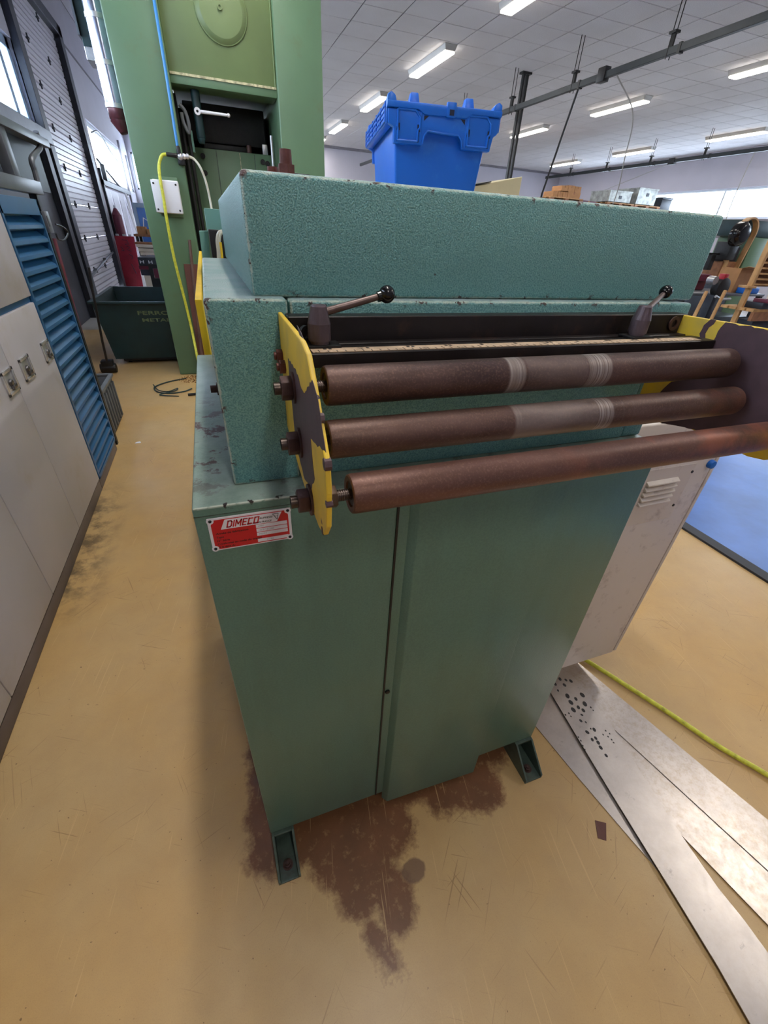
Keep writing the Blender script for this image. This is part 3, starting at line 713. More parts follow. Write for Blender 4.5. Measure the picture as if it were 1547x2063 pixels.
def slant(u, v, side):
    """pixel -> (y, z) on the slanted plate plane"""
    d = rx * (u - 773.5) + dn * (v - 1031.5) + fw * FPX
    k, b = (0.0382, 0.131 + 0.15 * 0.0382 - 0.0045) if side == 0 else (-0.2, 0.797 - 0.15 * 0.2)
    t = (b + k * CAM.y - CAM.x) / (d.x - k * d.y); q = CAM + d * t
    return q.y, q.z


def bare(parent, side, px, seed, jag=0.0016):
    rn = random.Random(seed); pts = [slant(u, v, side) for u, v in px]; out = []
    for i in range(len(pts)):
        a, b = Vector(pts[i]), Vector(pts[(i + 1) % len(pts)]); n = max(1, int((b - a).length / 0.006))
        for k in range(n):
            q = a.lerp(b, k / n)
            if k: q += Vector((rn.uniform(-jag, jag), rn.uniform(-jag, jag)))
            out.append(q)
    xf = (lambda y: XLf(y) - 0.0045) if side == 0 else XRf
    e = -0.0002 if side == 0 else -0.0002
    o = MB().prism([(xf(q.x) + e, q.x, q.y) for q in out], [(xf(q.x) + 0.0001, q.x, q.y) for q in out]).build('bare_patch', 'bare_plate', parent, smooth=0)
    o['label'] = 'bare brown metal where the yellow paint has flaked off'


bare(pl, 0, [(580, 722), (590, 735), (600, 755), (607, 782), (614, 792), (619, 780), (629, 765), (640, 800), (646, 838), (652, 880), (657, 912), (648, 905), (634, 892), (626, 884), (630, 930), (634, 965), (627, 985), (614, 965), (601, 915), (597, 900), (592, 850), (587, 800)], 1)
bare(pl, 0, [(598, 655), (606, 668), (611, 682), (604, 676)], 2, 0.0004)
for y, z, r in ((-0.207, 1.273, 0.004), (-0.229, 1.247, 0.005), (-0.232, 1.215, 0.003), (-0.209, 1.174, 0.004)):
    MB().cone((XLf(y) - 0.0048, y, z), (XLf(y) + 0.0003, y, z), r, n=7).build('bare_patch', 'bare_plate', pl, smooth=0)
bare(pr, 1, [(1462, 649), (1500, 656), (1560, 666), (1620, 690), (1640, 760), (1640, 830), (1580, 850), (1545, 858), (1520, 880), (1508, 905), (1380, 861), (1332, 853), (1330, 790), (1345, 775), (1400, 740), (1425, 705), (1436, 688), (1446, 668)], 3)
bare(pr, 1, [(1432, 643), (1443, 645), (1438, 653), (1428, 660), (1421, 672), (1420, 690), (1412, 690), (1409, 672), (1418, 655)], 4, 0.0005)


def hexnut(m, c, r, h): m.cone(c, (c[0] + h, c[1], c[2]), r, n=6, a0=0.3)

AX = ((-0.070, 1.2535, 0.160, 0.760, 'roller_a', 'guide roller, topmost, with bright ring marks'), (-0.095, 1.2047, 0.156, 0.772, 'roller_b', 'guide roller, middle, with a pale worn band'), (-0.151, 1.170, 0.164, 0.790, 'roller_c', 'guide roller, lowest, rust red on one half'))
for k, (y, z, x0, x1, mt, lb) in enumerate(AX):
    R_ = 0.0203; m = MB(); N = 48
    prof = [(x0 + 0.004, R_ * 0.62), (x0 + 0.0005, R_ * 0.66), (x0, R_ * 0.90), (x0 + 0.001, R_ * 0.97), (x0 + 0.004, R_)] + [(x0 + (x1 - x0) * q / 8, R_) for q in range(1, 8)] + [(x1 - 0.004, R_), (x1 - 0.001, R_ * 0.97), (x1, R_ * 0.9), (x1 - 0.0005, R_ * 0.66), (x1 - 0.004, R_ * 0.62)]
    vs = []; fs = []
    for px_, r in prof: vs += [(px_, y + r * math.cos(2 * math.pi * i / N), z + r * math.sin(2 * math.pi * i / N)) for i in range(N)]
    for q in range(len(prof) - 1):
        for i in range(N): fs.append((q * N + i, q * N + (i + 1) % N, (q + 1) * N + (i + 1) % N, (q + 1) * N + i))
    fs += [tuple(range(N)), tuple(range((len(prof) - 1) * N, len(prof) * N))]
    ro = m.add(vs, fs).build('roller', mt, mach, smooth=40); ro['label'] = lb
    MB().ring((x0 + 0.002, y, z), (1, 0, 0), 0.005, R_ * 0.6, 0.006, 24).build('bearing', 'dark_iron', ro)
    # threaded axle: rings along it read as the thread
    xo = XLf(y) - 0.0045
    m = MB().cone((xo - 0.0200, y, z), (x0 + 0.02, y, z), 0.0050, n=14)
    for q in range(int((x0 + 0.004 - XLf(y)) / 0.0022)): m.cone((XLf(y) + q * 0.0022, y, z), (XLf(y) + 0.0011 + q * 0.0022, y, z), 0.0060, n=14)
    m.cone((xo - 0.0200, y, z), (xo - 0.0125, y, z), 0.0062, n=14)
    m.build('axle', 'thread', ro, smooth=30)
    MB().cone((x1 - 0.02, y, z), (XRf(y) + 0.02, y, z), 0.0045, n=14).build('axle', 'thread', ro, smooth=30)
    MB().ring((xo - 0.0026, y, z), (1, 0, 0), 0.0045, 0.0155, 0.0024).build('washer', 'rust_bolt', ro)
    m = MB(); hexnut(m, (xo - 0.0135, y, z), 0.0122, 0.0108); m.build('nut', 'rust_bolt', ro, bevel=0.0008)
    if k == 2:
        m = MB(); hexnut(m, (XLf(y) + 0.0062, y, z), 0.0118, 0.0135); m.build('lock_nut', 'nut_brown', ro, bevel=0.0008)
    m = MB().ring((XRf(y) + 0.0045, y, z), (1, 0, 0), 0.0045, 0.0125, 0.0022); hexnut(m, (XRf(y) + 0.0067, y, z), 0.0098, 0.0083); m.build('nut', 'rust_bolt', ro, bevel=0.0006)
for y, z in ((0.030, 1.261), (0.006, 1.2545)):
    m = MB(); hexnut(m, (XLf(y) - 0.0115, y, z), 0.0075, 0.0068); m.cone((XLf(y) - 0.0145, y, z), (XLf(y) - 0.0115, y, z), 0.0045, n=10); m.build('bolt', 'rust_bolt_red', pl, bevel=0.0005)

# clamping levers
def lever(bx, by, knob):
    z0 = 1.277
    r = MB().box((bx - 0.020, by - 0.014, z0), (bx + 0.022, by + 0.013, z0 + 0.0034)).build('clamp_lever', 'dark_iron', mach, bevel=0.0006)
    MB().cone((bx, by, z0 + 0.0032), (bx, by, z0 + 0.007), 0.0108, 0.0108, n=28).cone((bx, by, z0 + 0.007), (bx, by, z0 + 0.0245), 0.0128, 0.0128, n=28).cone((bx, by, z0 + 0.0245), (bx, by, z0 + 0.0415), 0.0128, 0.0088, n=28).cone((bx, by, z0 + 0.0415), (bx, by, z0 + 0.043), 0.0088, 0.0076, n=28).build('hub', 'hub_steel', r, smooth=11)
    a = Vector((bx, by, z0 + 0.034)); b = Vector(knob); d = (b - a).normalized()
    MB().cone(a, b, 0.0044, 0.0034, n=14).build('arm', 'lever_rod', r)
    MB().sphere(b, 0.0093, 28, 18).cone(b - d * 0.0115, b - d * 0.006, 0.0055, n=14).build('knob', 'black_plastic', r)
    return r
l1 = lever(0.172, 0.0, (0.251, 0.002, 1.3305)); l1['label'] = 'clamp lever whose ball handle points along the table'
l2 = lever(0.645, 0.0, (0.717, 0.036, 1.334)); l2['label'] = 'clamp lever whose ball handle points back to the housing'
MB().ring((0.157, 0.012, 1.289), (0.6, -1, 0), 0.005, 0.0085, 0.004, 16).build('stop_ring', 'dark_iron', l1)

# maker's plate
ny = -0.0012
np_ = MB().box((0.0148, ny, 1.0148), (0.1226, 0.0, 1.0678)).build('maker_plate', 'white_print', mach, bevel=0.0005, seg=1, smooth=0)
np_['label'] = 'red and white maker plate riveted to the cabinet front'
X0, Z0 = 0.0148, 1.0148; PW, PH = 0.1078, 0.053
def onp(u, v, d=0.0003): return (X0 + u * PW, ny - d, Z0 + v * PH)
def flat(name, mat, pts, d=0.0003):
    pa = [onp(u, v, d) for u, v in pts]; pb = [onp(u, v, 0.0) for u, v in pts]
    return MB().prism(pa, pb).build(name, mat, np_, smooth=0)
flat('red_field', 'red_print', [(0.035, 0.04), (0.965, 0.04), (0.965, 0.80), (0.93, 0.94), (0.07, 0.94), (0.035, 0.80)])
flat('white_banner', 'white_print', [(0.14, 0.64), (0.82, 0.64), (0.89, 0.92), (0.20, 0.92)], 0.0005)
for u in (0.0, 1.0):
    for v in (0.0, 1.0): MB().cone(onp(0.035 + u * 0.93, 0.075 + v * 0.85, 0.0006), onp(0.035 + u * 0.93, 0.075 + v * 0.85, 0.0), 0.0046, n=18).build('corner_spot', 'white_print', np_); MB().sphere(onp(0.035 + u * 0.93, 0.075 + v * 0.85, 0.0006), 0.0022, 12, 8).build('rivet', 'dark_iron', np_)
for v, tx in ((0.52, '1990'), (0.395, '10E5/15/200'), (0.27, '99503')):
    flat('value_strip', 'white_print', [(0.555, v), (0.945, v), (0.945, v + 0.105), (0.555, v + 0.105)], 0.0005)
    text(tx, 'lettering', 'grey_ink', np_, onp(0.58, v + 0.025, 0.0005), (1, 0, 0), (0, 0, 1), 0.0042, 0.2)
flat('value_strip', 'white_print', [(0.555, 0.07), (0.945, 0.07), (0.945, 0.17), (0.555, 0.17)], 0.0005)
text('11/90', 'lettering', 'grey_ink', np_, onp(0.67, 0.09, 0.0005), (1, 0, 0), (0, 0, 1), 0.0042, 0.2)
GL = {'D': (0.8, ((0, 0, 0, 1), (0, 1, 0.6, 1), (0.6, 1, 0.8, 0.82), (0.8, 0.82, 0.8, 0.18), (0.8, 0.18, 0.6, 0), (0.6, 0, 0, 0))), 'I': (0.0, ((0, 0, 0, 1),)),
      'M': (1.0, ((0, 0, 0, 1), (0, 1, 0.5, 0.3), (0.5, 0.3, 1, 1), (1, 1, 1, 0))), 'E': (0.7, ((0, 0, 0, 1), (0, 1, 0.7, 1), (0, 0.5, 0.6, 0.5), (0, 0, 0.7, 0))),
      'C': (0.75, ((0.75, 0.95, 0, 0.95), (0, 1, 0, 0), (0, 0.05, 0.75, 0.05))), 'O': (0.8, ((0, 0, 0, 1), (0, 1, 0.8, 1), (0.8, 1, 0.8, 0), (0.8, 0, 0, 0)))}
gx = 0.0; lm = MB(); GH, GW = 0.0092, 0.0063        # block capitals, slanted
for c in 'DIMECO':
    gw, sg = GL[c]
    for a0, b0, a1, b1 in sg:
        p0 = Vector((gx + a0 * GW + b0 * GH * 0.3, b0 * GH)); p1 = Vector((gx + a1 * GW + b1 * GH * 0.3, b1 * GH)); d = (p1 - p0).normalized(); n = Vector((-d.y, d.x)) * 0.00082; e = d * 0.00075
        q = [p0 - e + n, p0 - e - n, p1 + e - n, p1 + e + n]; bx_, _, bz_ = onp(0.215, 0.69)
        lm.prism([(bx_ + v.x, ny - 0.0008, bz_ + v.y) for v in q], [(bx_ + v.x, ny - 0.0004, bz_ + v.y) for v in q])
    gx += gw * GW + 0.0028
lm.build('lettering', 'red_print', np_, smooth=0)
text('ALIPRESSE', 'lettering', 'ink', np_, onp(0.605, 0.785, 0.0005), (1, 0, 0), (0, 0, 1), 0.0040, 0.3, 0.0185, bold=0.02)
text('BESANCON FRANCE', 'lettering', 'ink', np_, onp(0.45, 0.67, 0.0005), (1, 0, 0), (0, 0, 1), 0.0038, 0.3, 0.033, bold=0.02)
tri = ((0.775, 0.885), (0.845, 0.885), (0.825, 0.70))
for i in range(3):
    a, b = Vector(onp(*tri[i], 0.0006)), Vector(onp(*tri[(i + 1) % 3], 0.0006))
    MB().cone(a, b, 0.00035, n=6).build('emblem_line', 'ink', np_)
MB().tube([onp(0.795, 0.84, 0.0006), onp(0.815, 0.79, 0.0006), onp(0.822, 0.83, 0.0006), onp(0.838, 0.80, 0.0006)], 0.0003, 6).build('emblem_line', 'grey_ink', np_)
for v, tx, wd_ in ((0.50, 'Ann\u00e9e de fabrication', 0.042), (0.385, 'Type', 0.0095), (0.275, 'N\u00b0 S\u00e9rie', 0.0165), (0.175, 'Conforme au code du travail', 0.058), (0.075, 'A la date du', 0.022)):
    text(tx, 'lettering', 'ink', np_, onp(0.07, v, 0.0003), (1, 0, 0), (0, 0, 1), 0.0044, 0.15, wd_, bold=0.02)


# ------------------------------------------------------------------ grey electrical cabinet fixed to the machine's right side
ec = thing('electrical_cabinet', 'light grey electrical cabinet with a louvred vent on the green machine side', 'cabinet', (1.04, 0.37, 0.115))
EY = 0.16
MB().box((W + 0.001, EY + 0.022, 0.115), (1.296, 0.62, 1.05)).build('body', 'elec_paint', ec, bevel=0.006)
MB().box((W + 0.003, EY, 0.118), (1.2785, EY + 0.018, 0.94)).build('door', 'elec_paint', ec, bevel=0.005, seg=3)
MB().box((W + 0.003, EY, 0.945), (1.2785, EY + 0.018, 1.047)).build('top_panel', 'elec_paint', ec, bevel=0.005, seg=3)
MB().box((1.283, EY + 0.001, 0.122), (1.2965, EY + 0.03, 1.047)).build('side_flange', 'elec_paint', ec, bevel=0.003)
MB().box((1.2785, EY + 0.012, 0.122), (1.283, EY + 0.022, 1.047)).build('door_seal', 'rubber', ec, smooth=0)
vp = MB().box((1.005, EY - 0.0012, 0.745), (1.21, EY, 0.92)).build('vent_plate', 'elec_paint', ec, bevel=0.001, smooth=0)
s0 = None
for k in range(5):
    z = 0.812 + k * 0.0155; xa, xb = 1.048, 1.160
    if s0 is None:
        pa = [(xa, EY - 0.001, z), (xa, EY - 0.012, z + 0.001), (xa, EY - 0.0115, z + 0.005), (xa, EY - 0.001, z + 0.012)]
        s0 = MB().prism(pa, [(xb, p[1], p[2]) for p in pa]).build('vent_louvre', 'elec_paint', ec, bevel=0.0008); zz = z
    else:
        c = bpy.data.objects.new('vent_louvre', s0.data); COL.objects.link(c); c.parent = ec; c.location = (0, 0, z - zz)
for x, z in ((1.205, 0.895), (1.197, 0.79)): MB().cone((x, EY - 0.003, z), (x, EY, z), 0.004, n=12).build('screw', 'dark_iron', ec)
o = MB().cone((1.262, EY - 0.012, 0.912), (1.262, EY, 0.912), 0.0115, 0.0125, n=20).build('cap', 'crate', ec, bevel=0.002); o['label'] = 'blue round cap'
MB().box((1.20, EY + 0.1, 1.05), (1.26, EY + 0.16, 1.066)).build('top_tag', 'white_print', ec, smooth=0)

# ------------------------------------------------------------------ blue lidded crate on the machine
K = 0.9345; th = math.radians(11.0)
CE = (Vector((math.cos(th), -math.sin(th), 0)), Vector((math.sin(th), math.cos(th), 0)), Vector((0, 0, 1)))
CO = Vector((0.3725, 0.36, Z2 + 0.0006))
crate = thing('lidded_crate', 'blue plastic lidded crate standing on top of the green machine', 'crate', (0.46, 0.48, Z2))
def cp(x, y, z): return CO + CE[0] * x + CE[1] * y + CE[2] * z
CW, CD, CH = 0.184, 0.275, 0.133
def cbox(m, lo, hi): return m.obox(CO, CE, lo, hi)
m = MB().prism([cp(0.020, 0.016, 0), cp(CW - 0.022, 0.016, 0), cp(CW - 0.022, CD - 0.016, 0), cp(0.020, CD - 0.016, 0)], [cp(0.010, 0.008, CH - 0.012), cp(CW - 0.010, 0.008, CH - 0.012), cp(CW - 0.010, CD - 0.008, CH - 0.012), cp(0.010, CD - 0.008, CH - 0.012)])
m.build('tub', 'crate', crate, bevel=0.004, seg=3)
# front and rear grips: two pillars, an arched web, the pockets in them
for fr in (0, 1):
    ya, yb = (-0.001, 0.012) if fr == 0 else (CD - 0.012, CD + 0.001)
    def loop(y): return [cp(0.010, y, 0.076), cp(0.058, y, 0.076), cp(0.0605, y, 0.088), cp(0.066, y, 0.094), cp(0.092, y, 0.0925), cp(0.118, y, 0.092), cp(0.124, y, 0.086), cp(0.127, y, 0.075),
                          cp(0.176, y, 0.075), cp(0.179, y, 0.094), cp(0.185, y, 0.098), cp(0.186, y, 0.118), cp(-0.001, y, 0.118), cp(0.0, y, 0.100), cp(0.009, y, 0.096)]
    MB().prism(loop(ya), loop(yb)).build('grip_panel', 'crate', crate, bevel=0.0015)
f = MB()
for x0, x1 in ((0.016, 0.050), (0.134, 0.170)):
    t = 0.0016
    pl_ = [(x0, 0.080), (x1 - 0.001, 0.080), (x1 - 0.001, 0.094), (x1 + 0.002, 0.097), (x1 + 0.002, 0.110), (x1 - 0.006, 0.118), (x0 - 0.001, 0.118), (x0 - 0.001, 0.096), (x0, 0.094)]
    for i in range(len(pl_)):
        a, b = pl_[i], pl_[(i + 1) % len(pl_)]
        f.tube([cp(a[0], -0.0015, a[1]), cp(b[0], -0.0015, b[1])], 0.0017, 6)
f.tube([cp(0.058, -0.0012, 0.078), cp(0.0605, -0.0012, 0.089), cp(0.066, -0.0012, 0.0945), cp(0.092, -0.0012, 0.093), cp(0.118, -0.0012, 0.0925), cp(0.124, -0.0012, 0.087), cp(0.127, -0.0012, 0.076)], 0.0015, 6)
f.tube([cp(0.054, -0.0012, 0.117), cp(0.054, -0.0012, 0.08)], 0.0011, 6).tube([cp(0.131, -0.0012, 0.117), cp(0.131, -0.0012, 0.078)], 0.0011, 6)
f.build('grip_rib', 'crate', crate)
for x0, x1 in ((0.016, 0.050), (0.134, 0.170)):
    for xs, w_ in ((x0 - 0.002, 0.005), (x1 - 0.002, 0.005)):
        cbox(cbox(MB(), (xs, -0.0016, 0.092), (xs + w_, 0.0, 0.101)), (xs + 0.0012, -0.0016, 0.079), (xs + 0.0034, 0.0, 0.093)).build('slot', 'crate_dark', crate, smooth=0)
    xm = (x0 + x1) / 2
    cbox(MB(), (xm - 0.004, -0.0028, 0.0785), (xm + 0.004, 0.0, 0.0815)).build('stop_tab', 'crate', crate, bevel=0.0005)
for x0, sg in ((0.058, 1), (0.127, -1)):
    MB().prism([cp(x0, -0.0014, 0.1125), cp(x0 + sg * 0.008, -0.0014, 0.1125), cp(x0, -0.0014, 0.106)], [cp(x0, 0, 0.1125), cp(x0 + sg * 0.008, 0, 0.1125), cp(x0, 0, 0.106)]).build('slot', 'crate_dark', crate, smooth=0)
# side skirts with stepped ribs
for sd in (0, 1):
    xa, xb = (-0.004, 0.010) if sd == 0 else (CW - 0.010, CW + 0.004)
    cbox(MB(), (xa, 0.002, 0.100), (xb, CD - 0.002, 0.128)).build('side_skirt', 'crate', crate, bevel=0.0015)
    xo = xa - 0.002 if sd == 0 else xb
    r = MB()
    for q in range(4): cbox(r, (xo, 0.010, 0.1015 + q * 0.0066), (xo + 0.002, CD - 0.01, 0.1035 + q * 0.0066))
    for q in range(6): cbox(r, (xo, 0.006 + q * 0.052, 0.1015), (xo + 0.002, 0.009 + q * 0.052, 0.127))
    r.build('skirt_rib', 'crate', crate, bevel=0.0005, seg=1)
# lid halves with the stepped lower edge, hinge knuckle and stacking posts
def lidloop(y): return [cp(-0.003, y, 0.119), cp(0.048, y, 0.119), cp(0.058, y, 0.1135), cp(0.127, y, 0.1135), cp(0.137, y, 0.119), cp(0.188, y, 0.119), cp(0.188, y, 0.1265), cp(-0.003, y, 0.1265)]
MB().prism(lidloop(-0.004), lidloop(0.004)).build('lid_lip', 'crate', crate, bevel=0.0012)
MB().prism(lidloop(CD - 0.004), lidloop(CD + 0.004)).build('lid_lip', 'crate', crate, bevel=0.0012)
cbox(MB(), (-0.003, 0.0, 0.123), (0.0905, CD, 0.1275)).build('lid_leaf', 'crate', crate, bevel=0.001)
cbox(MB(), (0.0935, 0.0, 0.123), (0.188, CD, 0.1275)).build('lid_leaf', 'crate', crate, bevel=0.001)
cbox(cbox(MB(), (0.094, -0.0058, 0.1125), (0.109, 0.002, 0.131)), (0.108, -0.005, 0.114), (0.110, 0.002, 0.127)).build('lid_clasp', 'crate', crate, bevel=0.0012)
cbox(MB(), (0.0985, -0.0064, 0.115), (0.106, -0.005, 0.122)).build('slot', 'crate_dark', crate, smooth=0)
for x, y, wx, h in ((0.045, 0.03, 0.009, 0.0165), (0.138, 0.03, 0.009, 0.0165), (0.045, CD - 0.03, 0.009, 0.0165), (0.138, CD - 0.03, 0.009, 0.0165)):
    MB().prism([cp(x - wx, y - 0.012, 0.127), cp(x + wx, y - 0.012, 0.127), cp(x + wx, y + 0.012, 0.127), cp(x - wx, y + 0.012, 0.127)], [cp(x - wx * 0.68, y - 0.007, 0.127 + h), cp(x + wx * 0.68, y - 0.007, 0.127 + h), cp(x + wx * 0.68, y + 0.007, 0.127 + h), cp(x - wx * 0.68, y + 0.007, 0.127 + h)]).build('stacking_post', 'crate', crate, bevel=0.0015)
for x, sg in ((0.0, 1), (CW, -1)):
    for y0, y1 in ((-0.003, 0.028), (CD - 0.028, CD + 0.003)):
        MB().prism([cp(x - sg * 0.004, y0, 0.118), cp(x + sg * 0.014, y0, 0.120), cp(x + sg * 0.010, y0, 0.1335), cp(x + sg * 0.003, y0, 0.1375), cp(x - sg * 0.003, y0, 0.134)],
                   [cp(x - sg * 0.004, y1, 0.118), cp(x + sg * 0.014, y1, 0.120), cp(x + sg * 0.010, y1, 0.130), cp(x + sg * 0.003, y1, 0.132), cp(x - sg * 0.003, y1, 0.13)]).build('corner_post', 'crate', crate, bevel=0.0018)

# ------------------------------------------------------------------ feed unit behind the machine
fu = thing('feed_unit', 'teal strip feeding unit with a yellow side guard behind the machine', 'machine', (0.3, 1.6, 0))
MB().box((0.10, 1.25, 0.0), (0.62, 2.2, 1.27)).build('body', 'feeder_teal', fu, bevel=0.006)
def plate(name, mat, pts, y, t):
    return MB().prism([at(u, v, 1, y) for u, v in pts], [at(u, v, 1, y) + Vector((0, t, 0)) for u, v in pts]).build(name, mat, fu, bevel=0.001, smooth=0)
plate('upright_plate', 'feeder_teal', [(411, 419), (470, 424), (485, 470), (418, 466)], 1.5, 0.25)
plate('upright_plate', 'feeder_teal', [(401, 466), (419, 466), (424, 520), (408, 520)], 1.62, 0.2)
MB().box((0.085, 1.36, 1.27), (0.30, 1.48, 1.37)).build('head_block', 'dark_iron', fu, bevel=0.003)
MB().tube(arc_path([at(448, 466, 1, 1.3), at(441, 470, 1, 1.3), at(438, 485, 1, 1.3), at(440, 505, 1, 1.3), at(441, 530, 1, 1.3)]), 0.006, 8).tube(arc_path([at(449, 468, 1, 1.29), at(444, 473, 1, 1.29), at(442, 488, 1, 1.29), at(443, 505, 1, 1.29), at(445, 530, 1, 1.29)]), 0.004, 8).build('flex_conduit', 'hose_clear', fu)
MB().cone(at(444, 488, 1, 1.27), at(450, 540, 1, 1.27), 0.004, n=8).build('guide_rod', 'yellow_guard', fu)
MB().box((0.018, 0.86, 1.0), (0.036, 3.4, 1.215)).build('side_guard', 'yellow_guard', fu, bevel=0.002, smooth=0)
MB().box((0.03, 1.3, 0.9), (0.11, 1.36, 1.1)).box((0.03, 2.0, 0.9), (0.11, 2.06, 1.1)).build('guard_bracket', 'yellow_guard', fu, smooth=0)

# ------------------------------------------------------------------ steel strips and hose on the floor to the right
def strip(pts, z, mat, label, t=0.0022, holes=()):
    o = thing('steel_strip', label, 'steel strip', (pts[0][0], pts[0][1], z), 'cut steel strips on the floor')
    s_ = MB().prism([(x, y, z) for x, y in pts], [(x, y, z + t) for x, y in pts]).build('sheet', mat, o, smooth=0)
    if holes:
        hm = MB()
        for x, y, rx_, ry_, a in holes:
            n = 9; ca, sa = math.cos(a), math.sin(a); l0 = [(x + rx_ * math.cos(2 * math.pi * i / n) * ca - ry_ * math.sin(2 * math.pi * i / n) * sa, y + rx_ * math.cos(2 * math.pi * i / n) * sa + ry_ * math.sin(2 * math.pi * i / n) * ca) for i in range(n)]
            hm.prism([(p[0], p[1], z + t) for p in l0], [(p[0], p[1], z + t + 0.0002) for p in l0])
        hm.build('punched_hole', 'ink', o, smooth=0)['kind'] = 'stuff'
    return o
def fl(u, v): q = at(u, v, 2, 0.003); return (q.x, q.y)
def ext(a, b, k): return (b[0] + (b[0] - a[0]) * k, b[1] + (b[1] - a[1]) * k)
# the pieces run out of the picture at the lower right
A0, A1 = fl(1180, 1350), fl(1547, 1655); B0, B1 = fl(1118, 1362), fl(1547, 1757)
strip([ext(A1, A0, 0.15), ext(A0, A1, 0.35), ext(B0, B1, 0.35), ext(B1, B0, 0.1)], 0.0062, 'strip_worn', 'broad dull steel strip lying nearest the yellow hose')
C0, C1 = fl(1168, 1384), fl(1547, 1757); D0, D1 = fl(1160, 1463), fl(1547, 1865)
strip([ext(C1, C0, 0.1), ext(C0, C1, 0.35), ext(D0, D1, 0.35), ext(D1, D0, 0.1)], 0.0034, 'strip_worn', 'stained steel strip under the punched strip, second from the hose')
strip([fl(1045, 1418), fl(1078, 1400), fl(1112, 1380), fl(1160, 1463), fl(1288, 1690), fl(1331, 1763), fl(1314, 1740), fl(1259, 1677), fl(1155, 1555), fl(1076, 1459)], 0.0010, 'strip_clean', 'short tapering grey steel strip beside the right machine foot')
hl = []
for u, v, r in ((1183, 1475, 3), (1197, 1470, 3), (1193, 1490, 2.6), (1200, 1487, 2.6), (1205, 1496, 3), (1210, 1506, 3), (1190, 1468, 1.4), (1180, 1455, 1.6), (1172, 1440, 2), (1170, 1452, 2.5), (1221, 1522, 2.5),
               (1165, 1425, 3), (1150, 1415, 4), (1143, 1402, 4), (1160, 1408, 3), (1173, 1400, 4), (1178, 1418, 4), (1175, 1431, 3), (1155, 1430, 4), (1137, 1380, 3), (1150, 1372, 3), (1140, 1370, 2.4), (1128, 1368, 3), (1118, 1378, 3), (1124, 1391, 2),
               (1165, 1485, 1.3), (1170, 1492, 1.3), (1174, 1502, 1.3), (1178, 1510, 1.3), (1215, 1480, 1.3), (1220, 1472, 1.3), (1225, 1484, 1.3), (1232, 1490, 1.3), (1236, 1496, 1.3), (1228, 1478, 1.2), (1139, 1440, 1.5), (1146, 1437, 1.5), (1150, 1443, 1.3), (1190, 1425, 1.5), (1195, 1431, 1.2)):
    q = at(u, v, 2, 0.012); k = (q - CAM).length / FPX; hl.append((q.x, q.y, r * k * 0.9, r * k * 1.2, random.uniform(-0.5, 0.5)))
strip([fl(1085, 1358), fl(1128, 1350), fl(1150, 1362), fl(1174, 1389), fl(1237, 1474), fl(1335, 1633), fl(1385, 1707), fl(1444, 1792), fl(1495, 1855), ext(fl(1444, 1792), fl(1547, 1930), 0.6), ext(fl(1444, 1951), fl(1507, 2063), 0.9), fl(1444, 1951), fl(1370, 1829), fl(1322, 1751), fl(1288, 1696), fl(1229, 1600), fl(1166, 1496), fl(1107, 1396)], 0.0095, 'strip_clean', 'long bright steel strip punched with clusters of holes, lying uppermost', holes=hl)
yh = [at(1150, 1312, 2, 0.013), at(1190, 1336, 2, 0.013), at(1260, 1380, 2, 0.013), at(1350, 1438, 2, 0.013), at(1450, 1505, 2, 0.013), at(1547, 1562, 2, 0.013), at(1650, 1630, 2, 0.013), at(1760, 1720, 2, 0.013)]
tag(MB().tube(arc_path(yh), 0.0085, 12).build('air_hose', 'hose_yellow', None), 'yellow air hose lying on the floor beside the steel strips', 'hose')
tag(MB().prism([(*fl(1199, 1652), 0.0), (*fl(1221, 1658), 0.0), (*fl(1222, 1693), 0.0), (*fl(1205, 1688), 0.0)], [(*fl(1199, 1652), 0.0015), (*fl(1221, 1658), 0.003), (*fl(1222, 1693), 0.001), (*fl(1205, 1688), 0.002)]).build('paper_scrap', 'brown_sheet', None, smooth=0), 'small torn brown scrap on the floor beside the steel strips', 'scrap')

q_ = at(278, 892, 2, 0.0)
tag(MB().prism([(q_.x - 0.02, q_.y - 0.012, 0.0), (q_.x + 0.022, q_.y - 0.008, 0.0), (q_.x + 0.015, q_.y + 0.014, 0.0), (q_.x - 0.016, q_.y + 0.01, 0.0)], [(q_.x - 0.018, q_.y - 0.01, 0.004), (q_.x + 0.02, q_.y - 0.006, 0.002), (q_.x + 0.013, q_.y + 0.012, 0.005), (q_.x - 0.014, q_.y + 0.008, 0.003)]).build('paper_scrap', 'white_print', None, smooth=0), 'tiny white paper scrap on the aisle floor beside the louvred cabinet', 'scrap')
# blue mat with its dark edge strip
bm_ = thing('floor_mat', 'blue floor mat with a dark edge strip beside the grey electrical cabinet', 'mat', (3.6, 1.5, 0))
nx, nyy = 26, 60; vs = []; fs = []
import mathutils
for i in range(nx + 1):
    for k in range(nyy + 1):
        x = 2.56 + i * 0.09; y = -3.0 + k * 0.15
        vs.append((x, y, 0.006 + 0.010 * max(0.0, mathutils.noise.noise(Vector((x * 1.3, y * 0.5, 0.3)))) * min(1.0, i / 3)))
for i in range(nx):
    for k in range(nyy): a = i * (nyy + 1) + k; fs.append((a, a + nyy + 1, a + nyy + 2, a + 1))
MB().add(vs, fs).build('sheet', 'mat_blue', bm_, smooth=80)
MB().box((2.50, -3.0, 0.0), (2.57, 6.0, 0.012)).build('edge_strip', 'mat_edge', bm_, smooth=0)


